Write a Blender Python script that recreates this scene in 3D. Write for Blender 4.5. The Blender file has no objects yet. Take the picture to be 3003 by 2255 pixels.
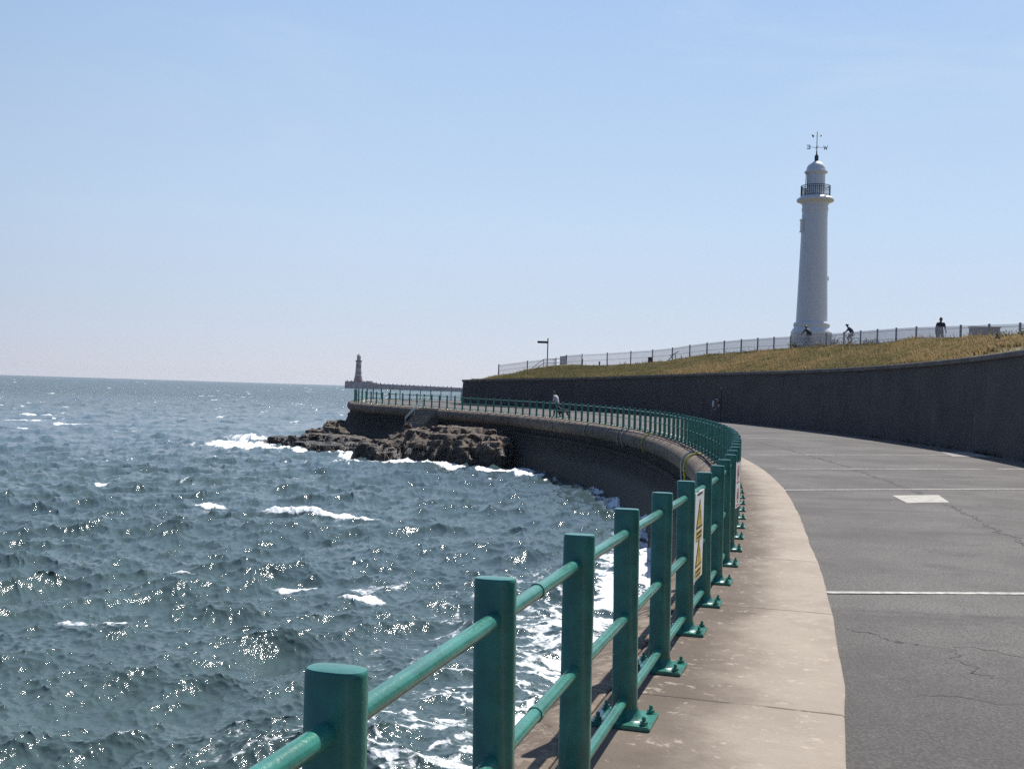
import bpy, bmesh, math, random
import numpy as np
from mathutils import Vector, Matrix, noise as mnoise
from mathutils.geometry import delaunay_2d_cdt
from mathutils.bvhtree import BVHTree

R = math.radians
random.seed(7)
rng = np.random.default_rng(11)
scene = bpy.context.scene
COL = scene.collection

# ------------------------------------------------------------------ helpers
class MB:
    """collects shapes and links them as one mesh object"""
    def __init__(s): s.v = []; s.f = []; s.m = []; s.uv = []
    def add(s, vs, fs, mi=0):
        o = len(s.v); s.v += [tuple(v) for v in vs]
        s.f += [tuple(i + o for i in f) for f in fs]; s.m += [mi] * len(fs)
    def box(s, c, d, rot=None, mi=0):
        M = Matrix.Translation(c) @ (rot.to_4x4() if rot else Matrix())
        vs = [M @ Vector((x * d[0] / 2, y * d[1] / 2, z * d[2] / 2)) for x in (-1, 1) for y in (-1, 1) for z in (-1, 1)]
        s.add(vs, [(0, 1, 3, 2), (4, 6, 7, 5), (0, 4, 5, 1), (2, 3, 7, 6), (0, 2, 6, 4), (1, 5, 7, 3)], mi)
    def tube(s, pts, r, n=10, mi=0, cap=True):
        pts = [Vector(p) for p in pts]; rs = r if isinstance(r, (list, tuple)) else [r] * len(pts)
        rings = []; ref = None
        for i, p in enumerate(pts):
            d = (pts[min(i + 1, len(pts) - 1)] - pts[max(i - 1, 0)]).normalized()
            if ref is None:
                ref = Vector((0, 0, 1)) if abs(d.z) < .9 else Vector((1, 0, 0))
            a = d.cross(ref).normalized(); b = a.cross(d).normalized(); ref = b
            rings.append([p + (a * math.cos(t) + b * math.sin(t)) * rs[i] for t in [2 * math.pi * k / n for k in range(n)]])
        vs = [v for q in rings for v in q]; fs = []
        for i in range(len(pts) - 1):
            for k in range(n):
                fs.append((i * n + k, i * n + (k + 1) % n, (i + 1) * n + (k + 1) % n, (i + 1) * n + k))
        if cap:
            fs.append(tuple(range(n))[::-1]); fs.append(tuple((len(pts) - 1) * n + k for k in range(n)))
        s.add(vs, fs, mi)
    def lathe(s, prof, n=48, c=(0, 0, 0), mi=0, cap=True):
        vs = []; fs = []
        for (r, z) in prof:
            for k in range(n):
                t = 2 * math.pi * k / n; vs.append((c[0] + r * math.cos(t), c[1] + r * math.sin(t), c[2] + z))
        for i in range(len(prof) - 1):
            for k in range(n):
                fs.append((i * n + k, i * n + (k + 1) % n, (i + 1) * n + (k + 1) % n, (i + 1) * n + k))
        if cap:
            fs.append(tuple(range(n))[::-1]); fs.append(tuple((len(prof) - 1) * n + k for k in range(n)))
        s.add(vs, fs, mi)
    def ell(s, c, r, nu=10, nv=7, mi=0):
        prof = [(max(1e-3, math.sin(math.pi * i / nv)), -math.cos(math.pi * i / nv)) for i in range(nv + 1)]
        vs = []; fs = []
        for (q, z) in prof:
            for k in range(nu):
                t = 2 * math.pi * k / nu; vs.append((c[0] + q * math.cos(t) * r[0], c[1] + q * math.sin(t) * r[1], c[2] + z * r[2]))
        for i in range(nv):
            for k in range(nu):
                fs.append((i * nu + k, i * nu + (k + 1) % nu, (i + 1) * nu + (k + 1) % nu, (i + 1) * nu + k))
        s.add(vs, fs, mi)
    def mesh(s, name, mats, smooth=None):
        me = bpy.data.meshes.new(name); me.from_pydata(s.v, [], s.f)
        for m in (mats if isinstance(mats, (list, tuple)) else [mats]): me.materials.append(m)
        if s.f: me.polygons.foreach_set('material_index', s.m)
        me.update()
        if smooth is not None:
            me.polygons.foreach_set('use_smooth', [True] * len(me.polygons))
            if smooth < 179: me.set_sharp_from_angle(angle=R(smooth))
        return me
    def build(s, name, mats, parent=None, smooth=None, loc=None, rot=None):
        return link(name, s.mesh(name, mats, smooth), parent, loc, rot)

def link(name, me, parent=None, loc=None, rot=None):
    o = bpy.data.objects.new(name, me); COL.objects.link(o)
    if parent: o.parent = parent
    if loc is not None: o.location = loc
    if rot is not None: o.rotation_euler = rot
    return o

def tag(o, label=None, cat=None, group=None, kind=None):
    if label: o['label'] = label
    if cat: o['category'] = cat
    if group: o['group'] = group
    if kind: o['kind'] = kind
    return o

def thing(name, label, cat, loc=(0, 0, 0), rz=0, group=None):
    o = bpy.data.objects.new(name, None); COL.objects.link(o)
    o.location = loc; o.rotation_euler = (0, 0, rz); o.empty_display_size = .3
    return tag(o, label, cat, group)

def npmesh(name, V, F, mats, smooth=True):
    """V (n,3) array, F (m,k) int array"""
    me = bpy.data.meshes.new(name)
    V = np.ascontiguousarray(V, dtype=np.float32); F = np.ascontiguousarray(F, dtype=np.int32)
    k = F.shape[1]
    me.vertices.add(len(V)); me.vertices.foreach_set('co', V.ravel())
    me.loops.add(F.size); me.loops.foreach_set('vertex_index', F.ravel())
    me.polygons.add(len(F)); me.polygons.foreach_set('loop_start', np.arange(0, F.size, k, dtype=np.int32))
    me.polygons.foreach_set('use_smooth', np.full(len(F), smooth, dtype=bool))
    for m in (mats if isinstance(mats, (list, tuple)) else [mats]): me.materials.append(m)
    me.update(calc_edges=True)
    return me

def vattr(me, name, arr):
    a = me.attributes.new(name, 'FLOAT', 'POINT'); a.data.foreach_set('value', np.ascontiguousarray(arr, dtype=np.float32))

def sstep(a, b, x):
    t = np.clip((x - a) / (b - a), 0, 1); return t * t * (3 - 2 * t)

def vnoise(x, y, seed=0):
    """value-gradient noise, about -1..1"""
    xi = np.floor(x).astype(np.int64); yi = np.floor(y).astype(np.int64); xf = x - xi; yf = y - yi
    def h(i, j):
        n = (i * 374761393 + j * 668265263 + seed * 982451653) & 0xffffffff
        n = ((n ^ (n >> 13)) * 1274126177) & 0xffffffff
        n = (n ^ (n >> 16)) & 0xffff
        a = n / 65536.0 * 2 * np.pi
        return np.cos(a), np.sin(a)
    u = xf * xf * xf * (xf * (xf * 6 - 15) + 10); w = yf * yf * yf * (yf * (yf * 6 - 15) + 10)
    def d(i, j):
        gx, gy = h(xi + i, yi + j); return gx * (xf - i) + gy * (yf - j)
    a = d(0, 0) * (1 - u) + d(1, 0) * u; b = d(0, 1) * (1 - u) + d(1, 1) * u
    return (a * (1 - w) + b * w) * 1.5

def fbm(x, y, o=4, seed=0):
    t = 0; a = .5
    for i in range(o):
        t = t + a * vnoise(x, y, seed + i * 17); x = x * 2.03 + 3.1; y = y * 2.03 + 1.7; a *= .5
    return t

# ------------------------------------------------------------------ materials
class NT:
    def __init__(s, name):
        s.m = bpy.data.materials.new(name); s.m.use_nodes = True; s.t = s.m.node_tree; s.n = s.t.nodes; s.l = s.t.links
        s.b = s.n['Principled BSDF']
    def node(s, ty, **kw):
        x = s.n.new(ty)
        for k, v in kw.items():
            if k.startswith('_'): setattr(x, k[1:], v)
            else: s.set(x.inputs[k.replace('__', ' ')], v)
        return x
    def set(s, sock, v):
        if isinstance(v, bpy.types.NodeSocket): s.l.new(v, sock)
        elif isinstance(v, (tuple, list)) and len(v) == 3 and sock.type == 'RGBA': sock.default_value = (*v, 1)
        else: sock.default_value = v
    def co(s, kind='Object'):
        if not hasattr(s, '_tc'): s._tc = s.n.new('ShaderNodeTexCoord')
        return s._tc.outputs[kind]
    def pos(s):
        if not hasattr(s, '_g'): s._g = s.n.new('ShaderNodeNewGeometry')
        return s._g.outputs['Position']
    def mapv(s, v, scale): return s.node('ShaderNodeMapping', Vector=v, Scale=scale).outputs[0]
    def noise(s, v, scale, detail=4, rough=.55, dist=0):
        n = s.node('ShaderNodeTexNoise', Scale=scale, Detail=detail, Roughness=rough, Distortion=dist); s.set(n.inputs['Vector'], v)
        return n.outputs[0]
    def ramp(s, f, lo, hi):
        return s.node('ShaderNodeMapRange', Value=f, **{'From__Min': lo, 'From__Max': hi}, _interpolation_type='SMOOTHSTEP').outputs[0]
    def mix(s, f, a, b, mode='MIX'):
        x = s.n.new('ShaderNodeMix'); x.data_type = 'RGBA'; x.blend_type = mode
        s.set(x.inputs[0], f); s.set(x.inputs[6], a); s.set(x.inputs[7], b); return x.outputs[2]
    def math(s, op, a, b=0.0):
        x = s.n.new('ShaderNodeMath'); x.operation = op; s.set(x.inputs[0], a); s.set(x.inputs[1], b); return x.outputs[0]
    def bump(s, h, st=.3, d=.02, nrm=None):
        x = s.node('ShaderNodeBump', Height=h, Strength=st, Distance=d)
        if nrm: s.set(x.inputs['Normal'], nrm)
        return x.outputs[0]
    def attr(s, name): return s.node('ShaderNodeAttribute', _attribute_name=name)
    def fin(s, col=None, rough=None, nrm=None, **kw):
        if col is not None: s.set(s.b.inputs['Base Color'], col)
        if rough is not None: s.set(s.b.inputs['Roughness'], rough)
        if nrm is not None: s.set(s.b.inputs['Normal'], nrm)
        for k, v in kw.items(): s.set(s.b.inputs[k.replace('__', ' ')], v)
        return s.m

def simple(name, c, rough=.6, var=.25, sc=6, bump=.15, **kw):
    t = NT(name); n = t.noise(t.co(), sc, 5, .6)
    dark = tuple(x * (1 - var) for x in c); lite = tuple(min(1, x * (1 + var)) for x in c)
    return t.fin(t.mix(t.ramp(n, .3, .7), dark, lite), rough, t.bump(t.noise(t.co(), sc * 6, 3), bump, .01), **kw)

def m_paint(name='green_paint', c=(.026, .178, .134)):
    t = NT(name); p = t.pos()
    n = t.noise(p, 9, 5, .65); f = t.noise(p, 70, 3)
    chips = t.ramp(t.noise(p, 30, 5, .72), .66, .72)
    c1 = t.mix(t.ramp(n, .3, .72), tuple(x * .78 for x in c), tuple(x * 1.25 for x in c))
    c2 = t.mix(chips, c1, (.085, .06, .042))
    h = t.math('ADD', t.math('MULTIPLY', n, .6), t.math('MULTIPLY', f, .4))
    return t.fin(c2, t.node('ShaderNodeMapRange', Value=f, **{'To__Min': .2, 'To__Max': .5}).outputs[0], t.bump(h, .35, .012), Coat__Weight=.4, Coat__Roughness=.12)
M_GREEN = m_paint()

def m_asphalt():
    t = NT('asphalt'); p = t.pos()
    big = t.noise(p, .35, 5, .6); mid = t.noise(p, 2.2, 5, .6); gr = t.noise(p, 55, 4, .75)
    st = t.noise(t.mapv(p, (.35, 1.5, 1)), .9, 5, .6)
    c = t.mix(t.ramp(big, .3, .7), (.108, .098, .091), (.196, .180, .168))
    c = t.mix(t.ramp(st, .52, .72), c, (.105, .094, .089))
    c = t.mix(t.ramp(mid, .62, .8), c, (.235, .213, .20))
    spp = t.node('ShaderNodeSeparateXYZ', Vector=p); old = t.math('SUBTRACT', 1.0, t.ramp(t.math('ADD', spp.outputs[1], t.math('MULTIPLY', t.math('SUBTRACT', t.noise(p, .8, 6, .7), .5), 3.6)), 6.4, 7.6)); c = t.mix(t.math('MULTIPLY', old, .55), c, (.085, .077, .073))
    mot = t.noise(p, 1.1, 7, .72); c = t.mix(t.math('MULTIPLY', t.ramp(mot, .5, .68), .62), c, (.082, .073, .069)); m2 = t.noise(p, 5.5, 6, .75); c = t.mix(t.math('MULTIPLY', t.ramp(m2, .55, .7), .45), c, (.215, .198, .184))
    agg = t.node('ShaderNodeTexVoronoi', Vector=p, Scale=52.0)
    c = t.mix(t.math('MULTIPLY', t.ramp(agg.outputs['Distance'], .25, .7), .62), c, (.05, .047, .046))
    c = t.mix(t.math('MULTIPLY', t.ramp(gr, .62, .72), t.math('ADD', .45, t.math('MULTIPLY', old, .4))), c, (.29, .27, .25))
    # hairline cracks, only where the surface is worn
    wv = t.n.new('ShaderNodeVectorMath'); wv.operation = 'ADD'
    nz = t.node('ShaderNodeTexNoise', Scale=1.5, Detail=4.0); t.set(nz.inputs['Vector'], p)
    t.set(wv.inputs[0], p); t.set(wv.inputs[1], nz.outputs['Color'])
    vor = t.node('ShaderNodeTexVoronoi', Scale=.42, _feature='DISTANCE_TO_EDGE'); t.set(vor.inputs['Vector'], wv.outputs[0])
    ck = t.math('MULTIPLY', t.math('SUBTRACT', 1.0, t.ramp(vor.outputs['Distance'], .0, .012)), t.ramp(t.noise(p, .5, 2), .56, .7))
    c = t.mix(t.math('MULTIPLY', ck, .7), c, (.06, .055, .052))
    h = t.math('ADD', gr, t.math('MULTIPLY', agg.outputs['Distance'], .6))
    nr = t.bump(h, .55, .012); nr = t.bump(t.math('SUBTRACT', 1.0, ck), .6, .02, nr)
    return t.fin(c, .85, nr, Specular__IOR__Level=.3)
M_ASPHALT = m_asphalt()

def m_concrete(name, base, pale, dark, darkside=False):
    """uv: u along the quay in metres, v across in metres"""
    t = NT(name); p = t.pos(); uv = t.co('UV')
    a = t.noise(p, 1.1, 6, .62); b = t.noise(p, 5, 5, .65); g = t.noise(p, 60, 3, .6)
    c = t.mix(t.ramp(a, .3, .7), base, pale)
    c = t.mix(t.math('MULTIPLY', t.ramp(b, .55, .75), .55), c, tuple(x * 1.18 for x in pale))
    sep = t.node('ShaderNodeSeparateXYZ', Vector=uv)
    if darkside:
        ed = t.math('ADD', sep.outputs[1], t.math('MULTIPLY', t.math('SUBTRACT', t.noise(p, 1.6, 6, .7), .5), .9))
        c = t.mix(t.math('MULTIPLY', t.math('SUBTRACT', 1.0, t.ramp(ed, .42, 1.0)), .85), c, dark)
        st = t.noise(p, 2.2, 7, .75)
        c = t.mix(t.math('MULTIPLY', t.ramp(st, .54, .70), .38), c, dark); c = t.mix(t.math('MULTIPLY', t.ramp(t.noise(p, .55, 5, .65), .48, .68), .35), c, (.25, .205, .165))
    else:
        c = t.mix(t.math('MULTIPLY', t.ramp(t.noise(p, 2.4, 6, .7), .5, .62), .85), c, dark)
    lich = t.ramp(t.noise(p, 11, 6, .72), *((.57, .66) if darkside else (.50, .58)))
    c = t.mix(t.math('MULTIPLY', lich, .55 if darkside else .7), c, tuple(min(1, x * 1.35) for x in pale))
    # joints across the slab about every 2.9 m
    jx = t.math('ABSOLUTE', t.math('SUBTRACT', t.math('FRACT', t.math('ADD', t.math('DIVIDE', sep.outputs[0], 2.9), t.math('MULTIPLY', t.noise(p, 4, 3), .008))), .5))
    j = t.math('SUBTRACT', 1.0, t.ramp(jx, .002, .006))
    jv = t.math('MULTIPLY', j, t.ramp(t.noise(p, 7, 3), .35, .5))
    c = t.mix(t.math('MULTIPLY', jv, .7), c, tuple(x * .45 for x in dark))
    nr = t.bump(t.math('ADD', t.math('MULTIPLY', b, .7), g), .4, .012); nr = t.bump(t.math('SUBTRACT', 1.0, j), .4, .01, nr)
    return t.fin(c, .9, nr, Specular__IOR__Level=.25)
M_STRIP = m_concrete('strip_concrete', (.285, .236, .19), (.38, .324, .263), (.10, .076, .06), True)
M_COPING = m_concrete('coping_concrete', (.13, .099, .075), (.215, .173, .136), (.06, .045, .035))

def m_masonry():
    t = NT('quay_masonry'); p = t.pos(); uv = t.co('UV')
    br = t.node('ShaderNodeTexBrick', Vector=uv, Scale=1.0, Color1=(.055, .049, .045), Color2=(.036, .033, .031), Mortar=(.035, .032, .03))
    br.inputs['Mortar Size'].default_value = .02; br.inputs['Brick Width'].default_value = 1.1; br.inputs['Row Height'].default_value = .42
    n = t.noise(p, 1.3, 6, .65)
    c = t.mix(t.ramp(n, .35, .7), br.outputs['Color'], (.028, .026, .025))
    sep = t.node('ShaderNodeSeparateXYZ', Vector=p)
    wet = t.math('SUBTRACT', 1.0, t.ramp(t.math('ADD', sep.outputs[2], t.math('MULTIPLY', n, .6)), -2.2, -1.5))
    c = t.mix(wet, c, (.028, .03, .026))
    return t.fin(c, t.node('ShaderNodeMapRange', Value=wet, **{'To__Min': .9, 'To__Max': .65}).outputs[0],
                 t.bump(t.math('ADD', br.outputs['Fac'], t.math('MULTIPLY', n, -1.5)), -.6, .05), Specular__IOR__Level=.2)
M_MASONRY = m_masonry()

def m_darkwall():
    t = NT('dark_render'); p = t.pos(); uv = t.co('UV')
    n = t.noise(p, .5, 6, .6); f = t.noise(p, 14, 5, .65)
    sep = t.node('ShaderNodeSeparateXYZ', Vector=uv)
    strk = t.noise(t.mapv(uv, (1.2, .12, 1)), 2.0, 5, .6)
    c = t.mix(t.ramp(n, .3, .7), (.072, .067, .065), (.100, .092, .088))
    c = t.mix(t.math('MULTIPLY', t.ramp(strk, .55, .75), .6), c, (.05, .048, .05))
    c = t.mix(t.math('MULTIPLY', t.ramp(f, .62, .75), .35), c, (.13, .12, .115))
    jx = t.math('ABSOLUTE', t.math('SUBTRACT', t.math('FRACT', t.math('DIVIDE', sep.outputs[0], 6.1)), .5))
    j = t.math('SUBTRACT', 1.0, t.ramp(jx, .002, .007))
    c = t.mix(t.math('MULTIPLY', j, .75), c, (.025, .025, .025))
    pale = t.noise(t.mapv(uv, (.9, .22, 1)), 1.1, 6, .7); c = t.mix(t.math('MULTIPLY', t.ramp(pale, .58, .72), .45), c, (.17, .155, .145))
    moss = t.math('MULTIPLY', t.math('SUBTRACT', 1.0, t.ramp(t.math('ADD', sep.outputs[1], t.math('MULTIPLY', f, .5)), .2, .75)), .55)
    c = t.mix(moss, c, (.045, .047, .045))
    return t.fin(c, .88, t.bump(f, .5, .03), Specular__IOR__Level=.3)
M_DARKWALL = m_darkwall()
M_WALLCAP = simple('wall_cap', (.145, .128, .115), .9, .3, 2, .4)

def m_rock():
    t = NT('rock'); p = t.pos(); sep = t.node('ShaderNodeSeparateXYZ', Vector=p)
    n = t.noise(p, .8, 7, .65); f = t.noise(p, 5, 6, .7)
    stra = t.noise(t.mapv(p, (.5, .5, 4)), 1.2, 5, .6)
    c = t.mix(t.ramp(n, .3, .7), (.11, .088, .072), (.195, .157, .126))
    c = t.mix(t.math('MULTIPLY', t.ramp(stra, .5, .7), .6), c, (.06, .05, .043))
    c = t.mix(t.math('MULTIPLY', t.ramp(f, .58, .7), .6), c, (.33, .275, .22))
    c = t.mix(t.math('MULTIPLY', t.ramp(t.noise(p, 1.7, 4), .58, .68), .4), c, (.13, .13, .075))
    wet = t.math('SUBTRACT', 1.0, t.ramp(t.math('ADD', sep.outputs[2], t.math('MULTIPLY', f, 1.2)), -2.1, -1.55))
    c = t.mix(t.math('MULTIPLY', wet, .85), c, (.04, .035, .03))
    return t.fin(c, t.node('ShaderNodeMapRange', Value=wet, **{'To__Min': .9, 'To__Max': .4}).outputs[0],
                 t.bump(t.math('ADD', f, t.math('MULTIPLY', stra, 1.2)), .9, .12), Specular__IOR__Level=.3)
M_ROCK = m_rock()

def m_sea():
    t = NT('sea_water'); p = t.pos()
    fo = t.attr('foam').outputs['Fac']
    tint = t.noise(p, .03, 4, .55)
    c = t.mix(t.ramp(tint, .35, .65), (.060, .095, .096), (.052, .085, .098))
    n1 = t.noise(p, 3.0, 5, .6, .3); n2 = t.noise(p, 14, 4, .6)
    h = t.math('ADD', t.math('MULTIPLY', n1, .02), t.math('MULTIPLY', n2, .012))
    nr = t.bump(h, 1.0, 1.0)
    lod = t.attr('lod').outputs['Fac']; n3 = t.noise(t.mapv(p, (1, .7, 1)), .8, 6, .7)
    nr = t.bump(t.math('MULTIPLY', n3, lod), 1.0, .9, nr)
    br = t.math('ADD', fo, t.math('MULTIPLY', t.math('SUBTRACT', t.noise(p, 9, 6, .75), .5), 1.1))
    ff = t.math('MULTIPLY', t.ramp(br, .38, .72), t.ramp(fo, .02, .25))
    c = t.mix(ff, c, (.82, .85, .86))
    rg = t.node('ShaderNodeMapRange', Value=ff, **{'To__Min': .08, 'To__Max': .9}).outputs[0]
    rg = t.math('MAXIMUM', rg, t.math('MULTIPLY', lod, .28))
    return t.fin(c, rg, nr, IOR=1.333)
M_SEA = m_sea()

def m_grass():
    t = NT('grass_blades'); tone = t.attr('tone').outputs['Fac']; rnd = t.attr('rnd').outputs['Fac']
    c = t.mix(tone, (.145, .142, .062), (.335, .245, .120))
    c = t.mix(t.math('MULTIPLY', rnd, .55), c, (.28, .215, .125))
    t.fin(c, .8, None, Specular__IOR__Level=.2)
    tr = t.node('ShaderNodeBsdfTranslucent', Color=c); mx = t.node('ShaderNodeMixShader', Fac=.45)
    t.l.new(t.b.outputs[0], mx.inputs[1]); t.l.new(tr.outputs[0], mx.inputs[2])
    t.l.new(mx.outputs[0], t.n['Material Output'].inputs['Surface']); return t.m
M_GRASS = m_grass()
def m_soil():
    t = NT('dry_turf'); p = t.pos()
    c = t.mix(t.ramp(t.noise(p, .25, 5, .6), .35, .65), (.11, .115, .045), (.25, .18, .085))
    return t.fin(t.mix(t.ramp(t.noise(p, 6, 5, .7), .4, .7), c, (.05, .045, .02)), .95, t.bump(t.noise(p, 4, 6, .7), .8, .15))
M_TURF = m_soil()

def m_white(name='white_paint', c=(.70, .71, .72), st=(.60, .60, .59)):
    t = NT(name); p = t.co()
    n = t.noise(t.mapv(p, (1, 1, .25)), 1.6, 6, .65)
    return t.fin(t.mix(t.math('MULTIPLY', t.ramp(n, .5, .75), .6), c, st), .5, t.bump(t.noise(p, 14, 3), .12, .01))
M_WHITE = m_white()
M_FENCE = simple('pale_fence_metal', (.50, .47, .48), .5, .1, 4, .05)
M_FENCEPOST = simple('grey_fence_post', (.27, .27, .28), .55, .15, 4, .05)
M_BLACK = simple('dark_metal', (.025, .028, .034), .5, .2, 8, .05)
M_ROADPAINT = simple('worn_road_paint', (.43, .41, .37), .8, .35, 14, .3)
M_PALE = simple('pale_slab', (.39, .365, .325), .85, .2, 6, .2)
M_SEAM = simple('tar_seam', (.075, .069, .065), .85, .3, 12, .3)
M_GALV = simple('galvanised_rail', (.42, .52, .49), .4, .15, 8, .05)

# ------------------------------------------------------------------ plan curves (metres; camera stands over 0,0)
GT = [(-60, .05), (0, 0), (5, -.04), (10, -.1), (20, -.17), (40, -.22), (65, -.12), (80, -.07), (95, .05), (100, .15), (110, .3), (160, .3)]
GX = np.array([a for a, b in GT]); GZ = np.array([b for a, b in GT])
def g(y): return float(np.interp(y, GX, GZ))
SEA_Z = -3.4

def curve(pts, step=.25):
    P = np.array(pts, float); out = []
    Q = np.vstack([2 * P[0] - P[1], P, 2 * P[-1] - P[-2]])
    for i in range(1, len(Q) - 2):
        p0, p1, p2, p3 = Q[i - 1], Q[i], Q[i + 1], Q[i + 2]
        t0 = 0; t1 = np.linalg.norm(p1 - p0) ** .5; t2 = t1 + np.linalg.norm(p2 - p1) ** .5; t3 = t2 + np.linalg.norm(p3 - p2) ** .5
        for t in np.linspace(t1, t2, 24, endpoint=False):
            a1 = (t1 - t) / (t1 - t0) * p0 + (t - t0) / (t1 - t0) * p1; a2 = (t2 - t) / (t2 - t1) * p1 + (t - t1) / (t2 - t1) * p2
            a3 = (t3 - t) / (t3 - t2) * p2 + (t - t2) / (t3 - t2) * p3
            b1 = (t2 - t) / (t2 - t0) * a1 + (t - t0) / (t2 - t0) * a2; b2 = (t3 - t) / (t3 - t1) * a2 + (t - t1) / (t3 - t1) * a3
            out.append((t2 - t) / (t2 - t1) * b1 + (t - t1) / (t2 - t1) * b2)
    out.append(P[-1]); out = np.array(out)
    s = np.concatenate([[0], np.cumsum(np.linalg.norm(np.diff(out[:, :2], axis=0), axis=1))])
    n = int(s[-1] / step); ss = np.linspace(0, s[-1], n + 1)
    return ss, np.stack([np.interp(ss, s, out[:, k]) for k in range(out.shape[1])], 1)

class Path:
    def __init__(s, pts, step=.25):
        s.s, s.p = curve(pts, step); s.len = s.s[-1]
        d = np.gradient(s.p[:, :2], axis=0); d /= np.linalg.norm(d, axis=1)[:, None]; s.d = d
    def at(s, q): return np.array([np.interp(q, s.s, s.p[:, k]) for k in range(s.p.shape[1])])
    def dir(s, q):
        v = np.array([np.interp(q, s.s, s.d[:, k]) for k in range(2)]); return v / np.linalg.norm(v)
    def off(s, q, n):           # n metres to the left (seaward)
        d = s.dir(q); return s.at(q)[:2] + n * np.array([-d[1], d[0]])
    def near(s, x, y): return s.s[np.argmin((s.p[:, 0] - x) ** 2 + (s.p[:, 1] - y) ** 2)]

FENCE = Path([(-5.2, -15), (-3.25, -8.5), (-1.48, -2), (-.31, 2.1), (.296, 4.28), (.95, 6.5), (1.92, 9.8), (2.70, 12.9), (4.44, 21), (5.45, 27.3), (6.25, 35),
              (6.65, 43), (6.2, 52), (4.6, 61), (2.58, 68), (-.4, 75), (-3.9, 80.8), (-9, 88), (-11.8, 92), (-13.6, 95.5), (-14.55, 99.2),
              (-14.6, 102.5), (-13.6, 105.6), (-11.3, 107.8), (-8, 109.5), (-4, 111.3), (2, 114), (10, 117.5), (24, 122)])
WALL = Path([(4.6, -15, 3.5), (6.2, -9, 3.5), (8.4, 0, 3.5), (10.6, 9, 3.5), (13, 18, 3.5), (15.3, 27, 3.5), (16.94, 35.2, 3.5), (17.85, 42, 3.45), (18.0, 49, 3.38),
             (17.73, 55.5, 3.34), (16.72, 64.7, 3.31), (14.66, 75, 3.28), (12.6, 81.5, 3.2), (10.7, 86, 3.12), (6.2, 92.6, 2.88), (0, 97, 2.62), (-3.4, 98.9, 2.46), (-4.5, 99.6, 2.42),
             (-4.75, 100.5, 2.42), (-4.3, 102, 2.45), (-2.6, 104.6, 2.6), (0, 107.0, 2.75), (6, 110.3, 2.9), (14, 113, 3), (26, 116, 3)])

def loft(name, path, s0, s1, prof, mat, step=.5, smooth=40, zfun=None, profz=None, parent=None, capends=False):
    """prof: list of (n, z) across; z is relative to the ground at that spot"""
    n = max(2, int((s1 - s0) / step) + 1); S = np.linspace(s0, s1, n); k = None; V = []; UV = []
    for q in S:
        pr = prof(q) if callable(prof) else prof; k = len(pr); vv = 0; last = None
        for (a, z) in pr:
            if last is not None: vv += math.hypot(a - last[0], z - last[1])
            last = (a, z); x, y = path.off(q, a); V.append((x, y, g(y) + z)); UV.append((q, vv))
    F = []
    for i in range(n - 1):
        for j in range(k - 1):
            F.append((i * k + j, i * k + j + 1, (i + 1) * k + j + 1, (i + 1) * k + j))
    caps = [tuple(range(k))[::-1], tuple((n - 1) * k + j for j in range(k))] if capends else []
    me = bpy.data.meshes.new(name); me.from_pydata(V, [], F + caps); me.materials.append(mat)
    uv = me.uv_layers.new(name='UVMap')
    for l in me.loops: uv.data[l.index].uv = UV[l.vertex_index]
    me.polygons.foreach_set('use_smooth', [True] * len(me.polygons)); me.set_sharp_from_angle(angle=R(smooth))
    return link(name, me, parent)

# ------------------------------------------------------------------ camera, sun, sky
cam = bpy.data.cameras.new('camera'); cam_o = bpy.data.objects.new('camera', cam); COL.objects.link(cam_o)
cam.sensor_width = 36; cam.lens = 36 * 1.0436; cam.clip_start = .05; cam.clip_end = 40000
pit, rol = math.atan(11.7 / 2308), .0309
cam_o.matrix_world = Matrix.Translation((0, 0, 1.6)) @ Matrix.Rotation(R(90) + pit, 4, 'X') @ Matrix.Rotation(rol, 4, 'Z')
scene.camera = cam_o
SUN_AZ, SUN_EL = R(37), R(55)          # azimuth from +Y towards +X
sd = Vector((math.sin(SUN_AZ) * math.cos(SUN_EL), math.cos(SUN_AZ) * math.cos(SUN_EL), math.sin(SUN_EL)))
sun = bpy.data.lights.new('sun', 'SUN'); sun.energy = 4.9; sun.angle = R(.53); sun.color = (1, .955, .89)
sun_o = bpy.data.objects.new('sun', sun); COL.objects.link(sun_o)
sun_o.rotation_euler = (-sd).to_track_quat('-Z', 'Y').to_euler(); sun_o.location = (20, 40, 60)
w = bpy.data.worlds.new('World'); scene.world = w; w.use_nodes = True
wt = w.node_tree; bg = wt.nodes['Background']
sky = wt.nodes.new('ShaderNodeTexSky'); sky.sky_type = 'NISHITA'; sky.sun_disc = False
sky.sun_elevation = SUN_EL; sky.sun_rotation = SUN_AZ; sky.altitude = 0; sky.air_density = 1.0; sky.dust_density = 0.0; sky.ozone_density = 5
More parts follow.
